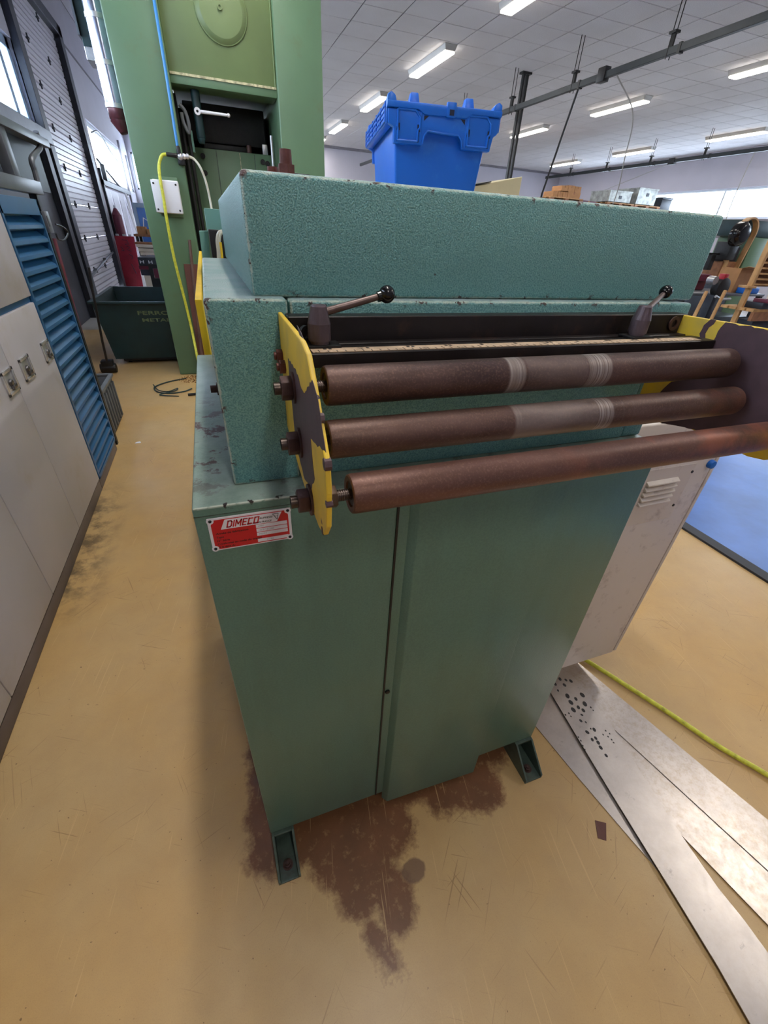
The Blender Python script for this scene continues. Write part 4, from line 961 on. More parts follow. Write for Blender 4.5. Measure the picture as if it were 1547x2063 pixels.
# ================================================================== LEFT SIDE: lockers, louvred cabinet
LX = -0.7418
lk = thing('storage_cabinet', 'white steel cabinet with chrome paddle latches along the left aisle', 'cabinet', (-1.0, 1.2, 0))
MB().box((-1.30, -0.9, 0.06), (LX - 0.022, 2.158, 2.0)).build('carcass', 'white_paint', lk, smooth=0)
MB().box((-1.28, -0.9, 0.0), (LX - 0.004, 2.158, 0.065)).build('plinth', 'plinth', lk, bevel=0.003)
def latch(y, z, dr):
    a, b = 0.058, 0.046; x = LX
    m = MB()
    for p, q, r, s in ((-a, a, -b, -b + 0.012), (-a, a, b - 0.012, b), (-a, -a + 0.012, -b, b), (a - 0.012, a, -b, b)): m.box((x, y + p, z + r), (x + 0.006, y + q, z + s))
    m.box((x - 0.001, y - a, z - b), (x + 0.0012, y + a, z + b))
    l = m.build('latch', 'chrome', dr, bevel=0.0015)
    k = MB().cone((x, y, z - 0.004), (x + 0.010, y, z - 0.004), 0.015, 0.012, n=16).box((x + 0.002, y - 0.008, z - 0.030), (x + 0.012, y + 0.028, z - 0.014))
    k.build('latch_key', 'latch_dark', dr, bevel=0.0015)
    return l
for y0, y1, lt in ((-0.33, 0.158, ()), (0.162, 0.650, ()), (0.654, 1.140, ()), (1.144, 1.628, (1.57,)), (1.632, 2.155, (1.775, 2.085))):
    dr = MB().box((LX - 0.02, y0, 0.072), (LX, y1, 1.035)).build('door', 'white_paint', lk, bevel=0.004, seg=2)
    for y in lt: latch(y, 0.828, dr)
for y0, y1 in ((-0.33, 0.650), (0.654, 2.155)): MB().box((LX - 0.02, y0, 1.062), (LX, y1, 1.99)).build('door', 'white_paint', lk, bevel=0.004, seg=2)
MB().box((LX - 0.03, -0.9, 1.036), (LX - 0.012, 2.155, 1.061)).build('rail', 'louvre_blue', lk, smooth=0)

lv = thing('louvred_cabinet', 'blue louvred cabinet under a grey metal frame, beyond the white cabinet', 'cabinet', (-1.0, 2.45, 0))
y0, y1, z0, z1 = 2.163, 2.752, 0.066, 1.45
MB().box((-1.30, 2.163, 0.066), (LX - 0.05, y1, z1)).build('carcass', 'louvre_blue', lv, smooth=0)
m = MB()
for lo, hi in (((y0, z0), (y0 + 0.022, z1)), ((y1 - 0.022, z0), (y1, z1)), ((y0, z1 - 0.07), (y1, z1)), ((y0, z0), (y1, z0 + 0.02))): m.box((LX - 0.05, lo[0], lo[1]), (LX + 0.002, hi[0], hi[1]))
m.build('front_frame', 'louvre_blue', lv, bevel=0.002, smooth=0)
ns = 21; pit = (z1 - 0.075 - z0 - 0.02) / ns; MB().box((-1.28, 2.163, 0.0), (LX - 0.004, 2.745, 0.065)).build('plinth', 'plinth', lv, bevel=0.003)
s0 = None
for k in range(ns):
    z = z0 + 0.022 + k * pit
    if s0 is None:
        pa = [(LX - 0.046, y0 + 0.022, z + pit * 0.78), (LX - 0.004, y0 + 0.022, z + 0.004), (LX, y0 + 0.022, z + 0.008), (LX - 0.002, y0 + 0.022, z + 0.022), (LX - 0.044, y0 + 0.022, z + pit * 0.92)]
        s0 = MB().prism(pa, [(p[0], y1 - 0.022, p[2]) for p in pa]).build('slat', 'louvre_blue', lv, smooth=0)
    else:
        c = bpy.data.objects.new('slat', s0.data); COL.objects.link(c); c.parent = lv; c.location = (0, 0, k * pit)
MB().box((-0.80, 2.163, 1.475), (LX + 0.004, 2.92, 1.535)).build('rail', 'frame_grey', lv, bevel=0.003)
MB().box((-0.80, 2.163, 1.725), (LX + 0.004, 3.40, 1.765)).build('rail', 'frame_grey', lv, bevel=0.003)
MB().box((-0.80, 2.58, 1.535), (-0.755, 2.67, 1.725)).build('post', 'frame_grey', lv, bevel=0.003)
MB().box((-0.83, 2.163, 1.50), (-0.81, 3.40, 1.75)).build('back_panel', 'panel_dark', lv, smooth=0)
MB().box((-0.83, 2.163, 1.765), (-0.79, 2.7, 1.86)).build('top_plate', 'frame_grey', lv, bevel=0.003)
MB().tube(arc_path([at(72, 265, 0, -0.76), at(78, 280, 0, -0.76), at(80, 298, 0, -0.76), at(64, 320, 0, -0.76), at(70, 345, 0, -0.76), at(76, 368, 0, -0.76)]), 0.014, 10).build('bent_pipe', 'frame_grey', lv)
MB().box((-0.79, 2.83, 0.0), (-0.755, 2.865, 1.475)).build('post', 'dark_iron', lv, smooth=0)
MB().box((-0.76, 2.79, 1.30), (-0.735, 2.87, 1.40)).box((-0.74, 2.80, 1.33), (-0.73, 2.83, 1.38)).build('bracket', 'frame_grey', lv, bevel=0.002)
cable = [at(112, 452, 0, -0.77), at(128, 458, 0, -0.77), at(137, 470, 0, -0.77), at(130, 483, 0, -0.77), at(118, 482, 0, -0.77), at(112, 470, 0, -0.77)]
tag(MB().tube(arc_path(cable), 0.005, 8).build('cable_loop', 'rubber', None), 'black cable loop hanging beside the louvred cabinet', 'cable')
mg = thing('rolled_banner', 'narrow maroon rolled banner standing against the louvred cabinet end', 'banner', (-0.79, 2.90, 0))
MB().tube(arc_path([(-0.79, 2.90, 0.0), (-0.79, 2.905, 0.5), (-0.785, 2.92, 0.9), (-0.775, 2.94, 1.27)]), 0.022, 12).build('roll', 'maroon', mg)

# grey plastic tub behind it
tb = thing('plastic_tub', 'grey ribbed plastic tub on the floor past the louvred cabinet', 'tub', (-1.0, 3.2, 0))
m = MB(); a, b, c, d, h, t = -1.28, -0.80, 2.98, 3.44, 0.33, 0.012
m.hexa([(a + 0.03, c + 0.02, 0), (b - 0.0, c + 0.02, 0), (b - 0.0, d - 0.02, 0), (a + 0.03, d - 0.02, 0), (a + 0.03, c + 0.02, 0.012), (b, c + 0.02, 0.012), (b, d - 0.02, 0.012), (a + 0.03, d - 0.02, 0.012)])
for p, q in (((b - t, c), (b, d)), ((a, c), (a + t, d)), ((a, c), (b, c + t)), ((a, d - t), (b, d))): m.box((p[0], p[1], 0.0), (q[0], q[1], h))
m.build('wall', 'tub_grey', tb, bevel=0.003)
for k in range(6): MB().box((b, c + 0.03 + k * 0.078, 0.02), (b + 0.012, c + 0.05 + k * 0.078, h - 0.03)).build('rib', 'tub_grey', tb, bevel=0.002)
m = MB()
for p, q in (((b - t, c - 0.01), (b + 0.018, d + 0.01)), ((a - 0.018, c - 0.01), (a + t, d + 0.01)), ((a, c - 0.018), (b, c + t)), ((a, d - t), (b, d + 0.018))): m.box((p[0], p[1], h), (q[0], q[1], h + 0.02))
m.build('rim', 'tub_grey', tb, bevel=0.004)


# ================================================================== GREEN PRESS
pr_ = thing('mechanical_press', 'tall green two-column press with a round cap and a dark die opening', 'press', (0.43, 5.4, 0))
PY, PB, PT = 4.6, 6.4, 3.97
MB().box((-0.395, PY, 0), (0.0, 5.02, PT)).build('column', 'press_green', pr_, bevel=0.012, seg=3)
MB().box((0.858, PY, 0), (1.262, PB, PT)).build('column', 'press_green', pr_, bevel=0.012, seg=3)
cr_ = MB().box((0.0, PY + 0.055, 2.40), (0.858, PB - 0.1, PT)).build('crown', 'press_panel', pr_, bevel=0.006)
MB().box((0.0, PY + 0.05, 2.335), (0.858, PY + 0.30, 2.40)).build('crown_lip', 'press_green', pr_, bevel=0.006)
MB().box((0.004, PY + 0.042, 2.388), (0.854, PY + 0.06, 2.404)).build('worn_strip', 'press_worn', cr_, smooth=0)
MB().tube([(0.848, PY + 0.052, 2.40), (0.850, PY + 0.052, 3.4)], 0.006, 8).build('weld_bead', 'press_panel', cr_)
cc = Vector((0.462, PY + 0.055, 2.800))
MB().cone(cc, cc + Vector((0, -0.012, 0)), 0.200, 0.198, n=64).cone(cc + Vector((0, -0.012, 0)), cc + Vector((0, -0.030, 0)), 0.192, 0.16, n=64).build('round_cap', 'press_panel', pr_, bevel=0.003)
MB().ring(cc + Vector((-0.01, -0.030, 0.01)), (0, -1, 0), 0.009, 0.020, 0.014, 20).cone(cc + Vector((-0.01, -0.03, 0.01)), cc + Vector((-0.01, -0.035, 0.01)), 0.010, n=14).build('cap_plug', 'press_panel', pr_)
MB().box((0.0, PY + 1.0, 0.0), (0.858, PY + 1.1, 2.335)).build('rear_shield', 'dark_iron', pr_, smooth=0)
MB().box((0.0, PY + 0.40, 0.0), (0.018, PY + 1.0, 2.335)).build('light_baffle', 'dark_iron', pr_, smooth=0)  # added plate shutting out window light that leaked through beside the column
MB().box((0.06, PY + 0.62, 2.05), (0.80, PY + 0.98, 2.335)).box((0.2, PY + 0.64, 1.98), (0.62, PY + 0.9, 2.05)).build('ram', 'dark_iron', pr_, bevel=0.01)
dg = MB().box((0.02, PY + 0.50, 0.0), (0.84, PY + 0.55, 1.99)).build('die_guard', 'press_green', pr_, bevel=0.004)
for x in (0.30, 0.52, 0.66): MB().box((x, PY + 0.494, 0.02), (x + 0.006, PY + 0.501, 1.98)).build('guard_seam', 'press_worn' if x == 0.52 else 'foot_green', dg, smooth=0)
for x, z in ((0.175, 1.93), (0.175, 1.80), (0.18, 1.45), (0.185, 1.3), (0.74, 1.93), (0.785, 1.92)):
    MB().ring((x, PY + 0.50, z), (0, -1, 0), 0.010, 0.022, 0.012, 16).cone((x, PY + 0.50, z), (x, PY + 0.49, z), 0.011, n=6).build('guard_bolt', 'dark_iron', dg)
for x in (0.035, 0.075): MB().cone((x, PY + 0.24, 0.0), (x, PY + 0.24, 2.12), 0.017, n=12).build('guide_rod', 'rubber', pr_)
MB().box((0.06, PY + 0.28, 1.93), (0.11, PY + 0.34, 2.08)).build('bracket', 'feeder_teal', pr_, smooth=0)
MB().cone((0.80, PY + 0.2, 0.0), (0.80, PY + 0.2, 2.1), 0.014, n=12).build('guide_rod', 'galv', pr_)
MB().cone((0.62, PY + 0.53, 1.99), (0.62, PY + 0.53, 2.05), 0.025, n=14).build('stud', 'rust_bolt', pr_)
MB().box((0.75, PY + 0.51, 1.99), (0.80, PY + 0.545, 2.07)).build('bracket', 'galv', pr_, bevel=0.004)
# hose coil and the crank with its pale lever under the crown
MB().tube(arc_path([(0.04, PY + 0.12, 2.22), (0.075, PY + 0.12, 2.18), (0.09, PY + 0.12, 2.10), (0.08, PY + 0.12, 2.04), (0.05, PY + 0.12, 2.10), (0.045, PY + 0.12, 2.17)]), 0.015, 10).build('looped_hose', 'tub_grey', pr_)
cb = MB().cone((0.178, PY + 0.16, 2.33), (0.178, PY + 0.16, 2.02), 0.036, 0.036, n=20).cone((0.178, PY + 0.16, 2.02), (0.178, PY + 0.16, 1.98), 0.036, 0.022, n=20).build('crank_barrel', 'bin_green', pr_, bevel=0.004)
MB().ring((0.176, PY + 0.125, 2.19), (0, -1, 0), 0.010, 0.026, 0.022, 20).cone((0.20, PY + 0.112, 2.19), (0.425, PY + 0.10, 2.188), 0.013, 0.010, n=12).sphere((0.43, PY + 0.10, 2.188), 0.015, 14, 10).build('crank_lever', 'white_print', pr_)

# things on the press column
jb = thing('junction_box', 'white square junction box with four screws on the green press column', 'junction box', (-0.18, PY, 1.56))
MB().box((-0.285, PY - 0.07, 1.445), (-0.075, PY - 0.001, 1.685)).build('body', 'white_print', jb, bevel=0.01, seg=3)
MB().box((-0.295, PY - 0.088, 1.448), (-0.078, PY - 0.072, 1.68)).build('lid', 'white_print', jb, bevel=0.006, seg=3)
MB().box((-0.24, PY - 0.03, 1.42), (-0.08, PY - 0.001, 1.71)).build('mounting_tab', 'press_green', jb, bevel=0.003)
for x in (-0.275, -0.098):
    for z in (1.47, 1.655): MB().cone((x, PY - 0.092, z), (x, PY - 0.088, z), 0.008, n=12).build('screw', 'dark_iron', jb)
q = PY - 0.06
tag(MB().tube(arc_path([(-0.018, q, 3.6), (-0.02, q, 2.75), (-0.022, q, 2.4), (-0.026, q, 2.15), (-0.03, q, 1.92)]), 0.0115, 10).build('air_pipe', 'hose_blue', None), 'straight blue air pipe coming down the green press column', 'pipe')
tf = thing('hose_coupling', 'black and chrome tee coupling joining the blue pipe and two hoses', 'coupling', (-0.02, q, 1.86))
MB().cone((-0.03, q, 1.925), (-0.024, q, 1.855), 0.017, 0.02, n=14).cone((-0.13, q, 1.862), (-0.045, q, 1.858), 0.015, 0.017, n=14).build('sleeve', 'rubber', tf, bevel=0.003)
MB().sphere((-0.02, q, 1.855), 0.026, 14, 10).cone((-0.02, q, 1.855), (0.05, q, 1.862), 0.017, n=12).cone((0.0, q, 1.857), (0.018, q, 1.859), 0.023, n=6).cone((0.03, q, 1.86), (0.044, q, 1.861), 0.022, n=12).build('fitting', 'chrome', tf, bevel=0.001)
MB().box((-0.045, q, 1.80), (0.01, PY + 0.0, 1.84)).build('clip', 'dark_iron', tf, bevel=0.002)
tag(MB().tube(arc_path([(-0.125, q, 1.862), (-0.165, q, 1.85), (-0.20, q, 1.79), (-0.212, q - 0.04, 1.70), (-0.214, q - 0.05, 1.56), (-0.222, q - 0.05, 1.40), (-0.225, q - 0.03, 1.1), (-0.205, q - 0.02, 0.77), (-0.19, q - 0.03, 0.47), (-0.18, q - 0.16, 0.2), (-0.16, q - 0.25, 0.03), (-0.05, q - 0.55, 0.012)]), 0.0125, 12).build('air_hose', 'hose_yellow', None), 'yellow air hose hanging in front of the white junction box', 'hose')
tag(MB().tube(arc_path([(0.05, q, 1.862), (0.09, q, 1.845), (0.13, q - 0.02, 1.79), (0.16, q - 0.02, 1.68), (0.172, q - 0.05, 1.50), (0.165, q - 0.2, 1.28)]), 0.010, 10).build('clear_hose', 'hose_clear', None), 'pale clear hose curving down in front of the die opening', 'hose')
sp = thing('brown_board', 'brown board leaning at the foot of the green press column', 'board', (-0.05, PY - 0.03, 0))
MB().hexa([(-0.17, PY - 0.08, 0.40), (0.05, PY - 0.08, 0.40), (0.05, PY - 0.07, 0.40), (-0.17, PY - 0.07, 0.40), (-0.155, PY - 0.015, 1.05), (0.06, PY - 0.015, 1.05), (0.06, PY - 0.005, 1.05), (-0.155, PY - 0.005, 1.05)]).box((-0.17, PY - 0.10, 0.0), (0.04, PY - 0.06, 0.40)).build('panel', 'brown_sheet', sp, smooth=0)
tag(MB().cone((-0.155, PY - 0.16, 0.0), (-0.065, PY - 0.03, 1.25), 0.014, n=10).build('steel_pipe', 'pipe_rust', None), 'thin rusty pipe leaning on the brown board', 'pipe')
deb = MB(); rnd = random.Random(3)
for k in range(240):
    a = rnd.uniform(0, 6.28); r = rnd.random() ** 0.6
    x, y = -0.24 + math.cos(a) * r * 0.17, 4.42 + math.sin(a) * r * 0.15; s_ = rnd.uniform(0.004, 0.014)
    deb.add([(x, y, 0.0), (x + s_, y + s_ * 0.4, 0.0), (x + s_ * 0.3, y + s_, 0.0), (x + s_ * 0.4, y + s_ * 0.4, s_ * 0.8)], [(0, 1, 2), (0, 1, 3), (1, 2, 3), (2, 0, 3)])
o = tag(deb.build('metal_chips', 'rust_chips', None, smooth=0), 'scatter of rust brown chips at the foot of the green press', 'chips'); o['kind'] = 'stuff'
cl = [(-0.33, 4.43, 0.008), (-0.50, 4.33, 0.008), (-0.61, 4.18, 0.008), (-0.58, 4.02, 0.008), (-0.46, 3.95, 0.008), (-0.34, 3.98, 0.008), (-0.27, 4.06, 0.008)]
cl2 = [(-0.63, 4.24, 0.014), (-0.57, 4.05, 0.014), (-0.48, 3.98, 0.016), (-0.40, 4.06, 0.018), (-0.42, 4.02, 0.008), (-0.55, 3.92, 0.008), (-0.38, 3.84, 0.008)]
tag(MB().tube(arc_path(cl), 0.006, 8).tube(arc_path(cl2), 0.005, 8).build('wire_coil', 'bin_green', None), 'loose coil of dark green wire on the floor before the press', 'wire')
tag(MB().cone((-0.30, 3.86, 0.012), (-0.10, 3.88, 0.012), 0.012, n=8).build('short_bar', 'dark_iron', None), 'short dark bar lying near the coil of wire', 'bar')

# exhaust duct with a maroon end, green box beside it
du = thing('exhaust_duct', 'shiny round metal duct with a maroon end hanging beside the green press', 'duct', (-0.47, 4.95, 2.0))
a, b = Vector((-0.475, 4.95, 3.98)), Vector((-0.475, 4.95, 2.20))
MB().cone(a, b, 0.078, n=32).build('pipe', 'duct', du)
for z in (2.72, 2.46, 2.20): MB().cone((-0.475, 4.95, z), (-0.475, 4.95, z - 0.03), 0.082, n=32).build('collar', 'galv', du)
MB().cone((-0.475, 4.95, 2.19), (-0.475, 4.95, 2.10), 0.076, 0.072, n=32).cone((-0.475, 4.95, 2.10), (-0.455, 4.93, 2.01), 0.072, 0.03, n=32).build('end_cap', 'duct_red', du, bevel=0.002)
MB().box((-0.44, 4.93, 2.3), (-0.3955, 4.97, 2.34)).build('wall_bracket', 'galv', du, smooth=0)
gb = thing('hung_case', 'dark green box behind the shiny duct, high beside the press', 'box', (-0.72, 6.0, 2.7))
MB().box((-0.74, 5.95, 2.74), (-0.60, 6.3, 4.95)).build('case', 'bin_green', gb, bevel=0.004, smooth=0)
MB().box((-0.735, 5.92, 2.64), (-0.62, 6.2, 2.735)).build('tray', 'galv', gb, bevel=0.004, smooth=0)
MB().box((-0.76, 5.90, 2.80), (-0.742, 6.3, 4.95)).build('rail', 'frame_grey', gb, smooth=0)

# dark green scrap bin on castors
bn = thing('scrap_bin', 'dark green wheeled scrap bin stencilled FERROUS METALS behind the press', 'bin', (-0.8, 5.7, 0))
BY0, BY1, BX0, BX1, BZ = 5.07, 6.40, -1.135, -0.04, 0.657
lo = [(-1.07, BY0 + 0.06, 0.06), (-0.10, BY0 + 0.06, 0.06), (-0.10, BY1 - 0.06, 0.06), (-1.07, BY1 - 0.06, 0.06)]
hi = [(BX0, BY0, BZ), (BX1, BY0, BZ), (BX1, BY1, BZ), (BX0, BY1, BZ)]
m = MB(); vs = lo + hi + [(p[0] + (0.012 if p[0] < -0.5 else -0.012), p[1] + (0.012 if p[1] < 5.7 else -0.012), p[2]) for p in hi] + [(p[0] + (0.012 if p[0] < -0.5 else -0.012), p[1] + (0.012 if p[1] < 5.7 else -0.012), p[2] + 0.012) for p in lo]
fs = [(0, 3, 2, 1)] + [(i, (i + 1) % 4, 4 + (i + 1) % 4, 4 + i) for i in range(4)] + [(4 + i, 4 + (i + 1) % 4, 8 + (i + 1) % 4, 8 + i) for i in range(4)] + [(8 + i, 8 + (i + 1) % 4, 12 + (i + 1) % 4, 12 + i) for i in range(4)] + [(12, 13, 14, 15)]
m.add(vs, fs); m.build('body', 'bin_green', bn, smooth=0)
m = MB()
for p, q in (((BX0 - 0.03, BY0 - 0.03), (BX1 + 0.03, BY0)), ((BX0 - 0.03, BY1), (BX1 + 0.03, BY1 + 0.03)), ((BX0 - 0.03, BY0), (BX0, BY1)), ((BX1, BY0), (BX1 + 0.03, BY1))): m.box((p[0], p[1], BZ - 0.02), (q[0], q[1], BZ))
m.build('rim', 'bin_green', bn, bevel=0.003, smooth=0)
# D-shaped lifting eye on the rear rim
hx0, hx1, hy, hz = -0.66, -0.40, BY1 + 0.004, 0.657
m = MB().box((hx0, hy, hz - 0.02), (hx1, hy + 0.02, hz + 0.10)).box((hx0, hy, hz + 0.21), (hx1, hy + 0.02, hz + 0.26)).box((hx0, hy, hz + 0.10), (hx0 + 0.045, hy + 0.02, hz + 0.21)).box((hx1 - 0.045, hy, hz + 0.10), (hx1, hy + 0.02, hz + 0.21)).box((-0.545, hy, hz + 0.10), (-0.515, hy + 0.02, hz + 0.145))
m.build('lifting_plate', 'rubber', bn, smooth=0)
MB().box((-1.0, BY0 + 0.1, 0.028), (-0.15, BY1 - 0.1, 0.06)).build('base_frame', 'dark_iron', bn, smooth=0)
for x in (-0.95, -0.2):
    for y in (BY0 + 0.16, BY1 - 0.16): MB().cone((x - 0.015, y, 0.028), (x + 0.015, y, 0.028), 0.028, n=16).build('castor', 'rubber', bn)
def onb(x, z): k = (z - 0.06) / (BZ - 0.06); return (x, BY0 + 0.06 * (1 - k) - 0.001, z)
tz = Vector((0, -0.06, BZ - 0.06)).normalized()
text('FERROUS', 'stencil', 'bin_text', bn, onb(-0.73, 0.525), (1, 0, 0), tz, 0.058, width=0.44, thick=0.002, bold=0.02)
text('METALS', 'stencil', 'bin_text', bn, onb(-0.70, 0.455), (1, 0, 0), tz, 0.050, width=0.33, thick=0.002, bold=0.02)
# hand truck pole left of the bin
ht = thing('tow_bar', 'dark tow bar with its fork resting on the floor left of the scrap bin', 'tow bar', (-1.07, 4.75, 0))
MB().tube([(-1.09, 4.78, 0.11), (-1.045, 4.64, 0.35), (-0.985, 4.60, 0.85), (-0.965, 4.60, 1.0)], 0.011, 8).build('bar', 'dark_iron', ht)
MB().box((-1.15, 4.76, 0.05), (-1.04, 4.86, 0.13)).cone((-1.17, 4.80, 0.05), (-1.02, 4.80, 0.05), 0.048, n=16).build('fork', 'dark_iron', ht, bevel=0.008)


# ================================================================== FAR LEFT: things along the left wall beyond the roller door
rp = thing('red_sheet', 'red scrawled steel panel standing upright beside the white sectional door', 'panel', (-1.68, 12.4, 0))
MB().hexa([(-1.87, 12.35, 0.01), (-1.50, 12.35, 0.01), (-1.50, 12.40, 0.01), (-1.87, 12.40, 0.01), (-1.86, 12.45, 1.05), (-1.46, 12.45, 1.05), (-1.46, 12.50, 1.05), (-1.86, 12.50, 1.05)]).build('sheet', 'red_panel', rp, bevel=0.01)
m = MB()
for pts in ([(-1.72, 0.98), (-1.62, 0.97), (-1.60, 0.90), (-1.68, 0.89)], [(-1.66, 0.86), (-1.58, 0.84), (-1.66, 0.78), (-1.57, 0.76)], [(-1.64, 0.70), (-1.57, 0.66), (-1.60, 0.60)], [(-1.78, 0.84), (-1.74, 0.80), (-1.78, 0.76), (-1.72, 0.77)], [(-1.64, 0.5), (-1.58, 0.3)]):
    m.tube([(x, 12.352 + (z - 0.01) * 0.096 - 0.006, z) for x, z in pts], 0.010, 6)
m.build('paint_scrawl', 'maroon', rp)
for x in (-1.80, -1.66, -1.54): MB().box((x - 0.03, 12.44, 1.05), (x + 0.03, 12.5, 1.09)).build('hook', 'galv', rp, bevel=0.006)
t = thing('maroon_cylinder', 'maroon gas cylinder standing above the red panel by the wall', 'cylinder', (-1.74, 12.9, 0))
MB().cone((-1.76, 12.85, 0.0), (-1.76, 12.85, 1.45), 0.10, n=20).cone((-1.76, 12.85, 1.45), (-1.76, 12.85, 1.58), 0.10, 0.03, n=20).build('shell', 'maroon', t)
MB().cone((-1.76, 12.85, 1.58), (-1.76, 12.85, 1.63), 0.025, n=10).build('valve', 'galv', t)
t = thing('blue_board', 'pale blue framed board leaning at the back of the left aisle', 'board', (-1.05, 11.6, 0))
MB().hexa([(-1.22, 11.55, 0.02), (-0.70, 11.55, 0.02), (-0.70, 11.58, 0.02), (-1.22, 11.58, 0.02), (-1.24, 11.75, 1.66), (-0.72, 11.75, 1.66), (-0.72, 11.78, 1.66), (-1.24, 11.78, 1.66)]).build('sheet', 'mat_blue', t, smooth=0)
MB().hexa([(-1.25, 11.545, 0.02), (-1.18, 11.545, 0.02), (-1.18, 11.56, 0.02), (-1.25, 11.56, 0.02), (-1.27, 11.735, 1.68), (-1.20, 11.735, 1.68), (-1.20, 11.76, 1.68), (-1.27, 11.76, 1.68)]).hexa([(-1.25, 11.73, 1.60), (-0.7, 11.73, 1.60), (-0.7, 11.75, 1.60), (-1.25, 11.75, 1.60), (-1.26, 11.735, 1.68), (-0.7, 11.735, 1.68), (-0.7, 11.76, 1.68), (-1.26, 11.76, 1.68)]).build('edge', 'window_blue', t, smooth=0)
t = thing('work_table', 'low steel bench piled with boards and cartons behind the red panel', 'table', (-0.95, 11.0, 0))
MB().box((-1.25, 10.7, 1.10), (-0.5, 11.4, 1.14)).build('top', 'wood_dark', t, bevel=0.004)
for x in (-1.20, -0.55):
    for y in (10.75, 11.35): MB().box((x - 0.025, y - 0.025, 0.0), (x + 0.025, y + 0.025, 1.10)).build('leg', 'dark_iron', t)
def carton(x0, y0, z0, x1, y1, z1, label, group=None, mat='card'):
    t = thing('carton', label, 'box', ((x0 + x1) / 2, (y0 + y1) / 2, z0), group)
    MB().box((x0, y0, z0), (x1, y1, z1)).build('body', mat, t, bevel=0.003, seg=1, smooth=0)
    xm = (x0 + x1) / 2; w_ = (x1 - x0) * 0.06
    MB().box((xm - w_, y0 - 0.001, z0 + (z1 - z0) * 0.6), (xm + w_, y0 + 0.001, z1 + 0.001)).box((xm - w_, y0, z1 - 0.001), (xm + w_, y1, z1 + 0.001)).build('tape', 'wood_dark', t, smooth=0)
    return t
carton(-1.18, 10.80, 1.141, -1.02, 11.1, 1.27, 'small brown carton on the bench behind the red panel')
carton(-1.00, 10.78, 1.141, -0.62, 11.1, 1.23, 'flat brown carton on the bench beside the green press')
t = thing('picture_frame', 'thin white frame leaning on the bench cartons', 'frame', (-0.95, 11.12, 1.14))
MB().tube([(-1.10, 11.14, 1.15), (-1.05, 11.16, 1.42), (-0.86, 11.16, 1.30), (-0.84, 11.14, 1.15)], 0.012, 6).build('rail', 'white_print', t)
t = thing('board_stack', 'long pale boards stacked on trestles behind the scrap bin', 'boards', (-0.9, 10.6, 0.6))
for k, (z, c) in enumerate(((0.98, 'wood_dark'), (0.93, 'cream'), (0.86, 'cream'), (0.80, 'cream'))):
    MB().box((-1.22 + 0.02 * k, 10.3, z), (-0.55, 10.66, z + 0.035 + (0.02 if k > 0 else 0))).build('board', c, t, bevel=0.003, smooth=0)
for x in (-1.15, -0.62): MB().box((x - 0.03, 10.32, 0.0), (x + 0.03, 10.64, 0.80)).build('trestle', 'dark_iron', t, smooth=0)
t = thing('red_machine', 'low dark red machine with white lettering behind the scrap bin', 'machine', (-0.9, 10.0, 0))
MB().box((-1.16, 9.7, 0.50), (-0.5, 10.2, 0.80)).build('body', 'panel_dark', t, bevel=0.01)
MB().box((-1.17, 9.68, 0.60), (-0.5, 9.70, 0.66)).box((-0.93, 9.66, 0.45), (-0.5, 9.70, 0.62)).build('rail', 'maroon', t, bevel=0.006)
MB().box((-1.12, 9.72, 0.0), (-0.55, 10.15, 0.50)).build('base', 'cream', t, bevel=0.008)
text('H  H  D', 'lettering', 'white_print', t, (-1.13, 9.698, 0.70), (1, 0, 0), (0, 0, 1), 0.075, width=0.36, thick=0.003)
for k, (y, a_, b_) in enumerate(((16.1, 0.0, 0.03), (16.35, 0.05, 0.02), (15.9, -0.05, 0.05))):
    tag(MB().tube([(-1.70 + 0.06 * k, y, 0.0), (-1.86, y + 0.15, 2.0 - 0.15 * k)], 0.025, 6).build('white_pole', 'white_print', None), ('white pole leaning on the far left wall, longest of three', 'white pole leaning on the far left wall, middle of three', 'white pole leaning on the far left wall, shortest of three')[k], 'pole', 'leaning white poles')
t = thing('wall_conduit', 'dark conduit with a looped cable on the far left wall below the bright window', 'conduit', (XL + 0.03, 13.2, 2.2))
MB().tube([(XL + 0.03, 12.95, 2.45), (XL + 0.03, 14.1, 2.30), (XL + 0.03, 15.4, 2.13), (XL + 0.03, 16.8, 2.05)], 0.022, 6).tube(arc_path([(XL + 0.05, 13.0, 2.9), (XL + 0.08, 13.8, 3.0), (XL + 0.08, 15.0, 2.8), (XL + 0.05, 16.3, 2.7)]), 0.015, 6).build('pipe', 'dark_iron', t)
MB().box((XL, 13.35, 2.10), (XL + 0.08, 13.5, 2.40)).build('bracket', 'dark_iron', t)
t = thing('wall_hook_tool', 'black tool hanging by a cord on the back wall below the bright window', 'tool', (-1.35, YB - 0.05, 1.2))
MB().tube(arc_path([(-1.55, YB - 0.04, 2.15), (-1.70, YB - 0.04, 1.95), (-1.62, YB - 0.04, 1.75), (-1.45, YB - 0.04, 1.72)]), 0.02, 6).tube(arc_path([(-1.45, YB - 0.04, 1.55), (-1.42, YB - 0.04, 1.25), (-1.30, YB - 0.04, 1.0)]), 0.025, 6).build('cord', 'rubber', t)
MB().box((-1.68, YB - 0.12, 1.52), (-1.38, YB - 0.001, 1.68)).build('body', 'bin_green', t, bevel=0.02)

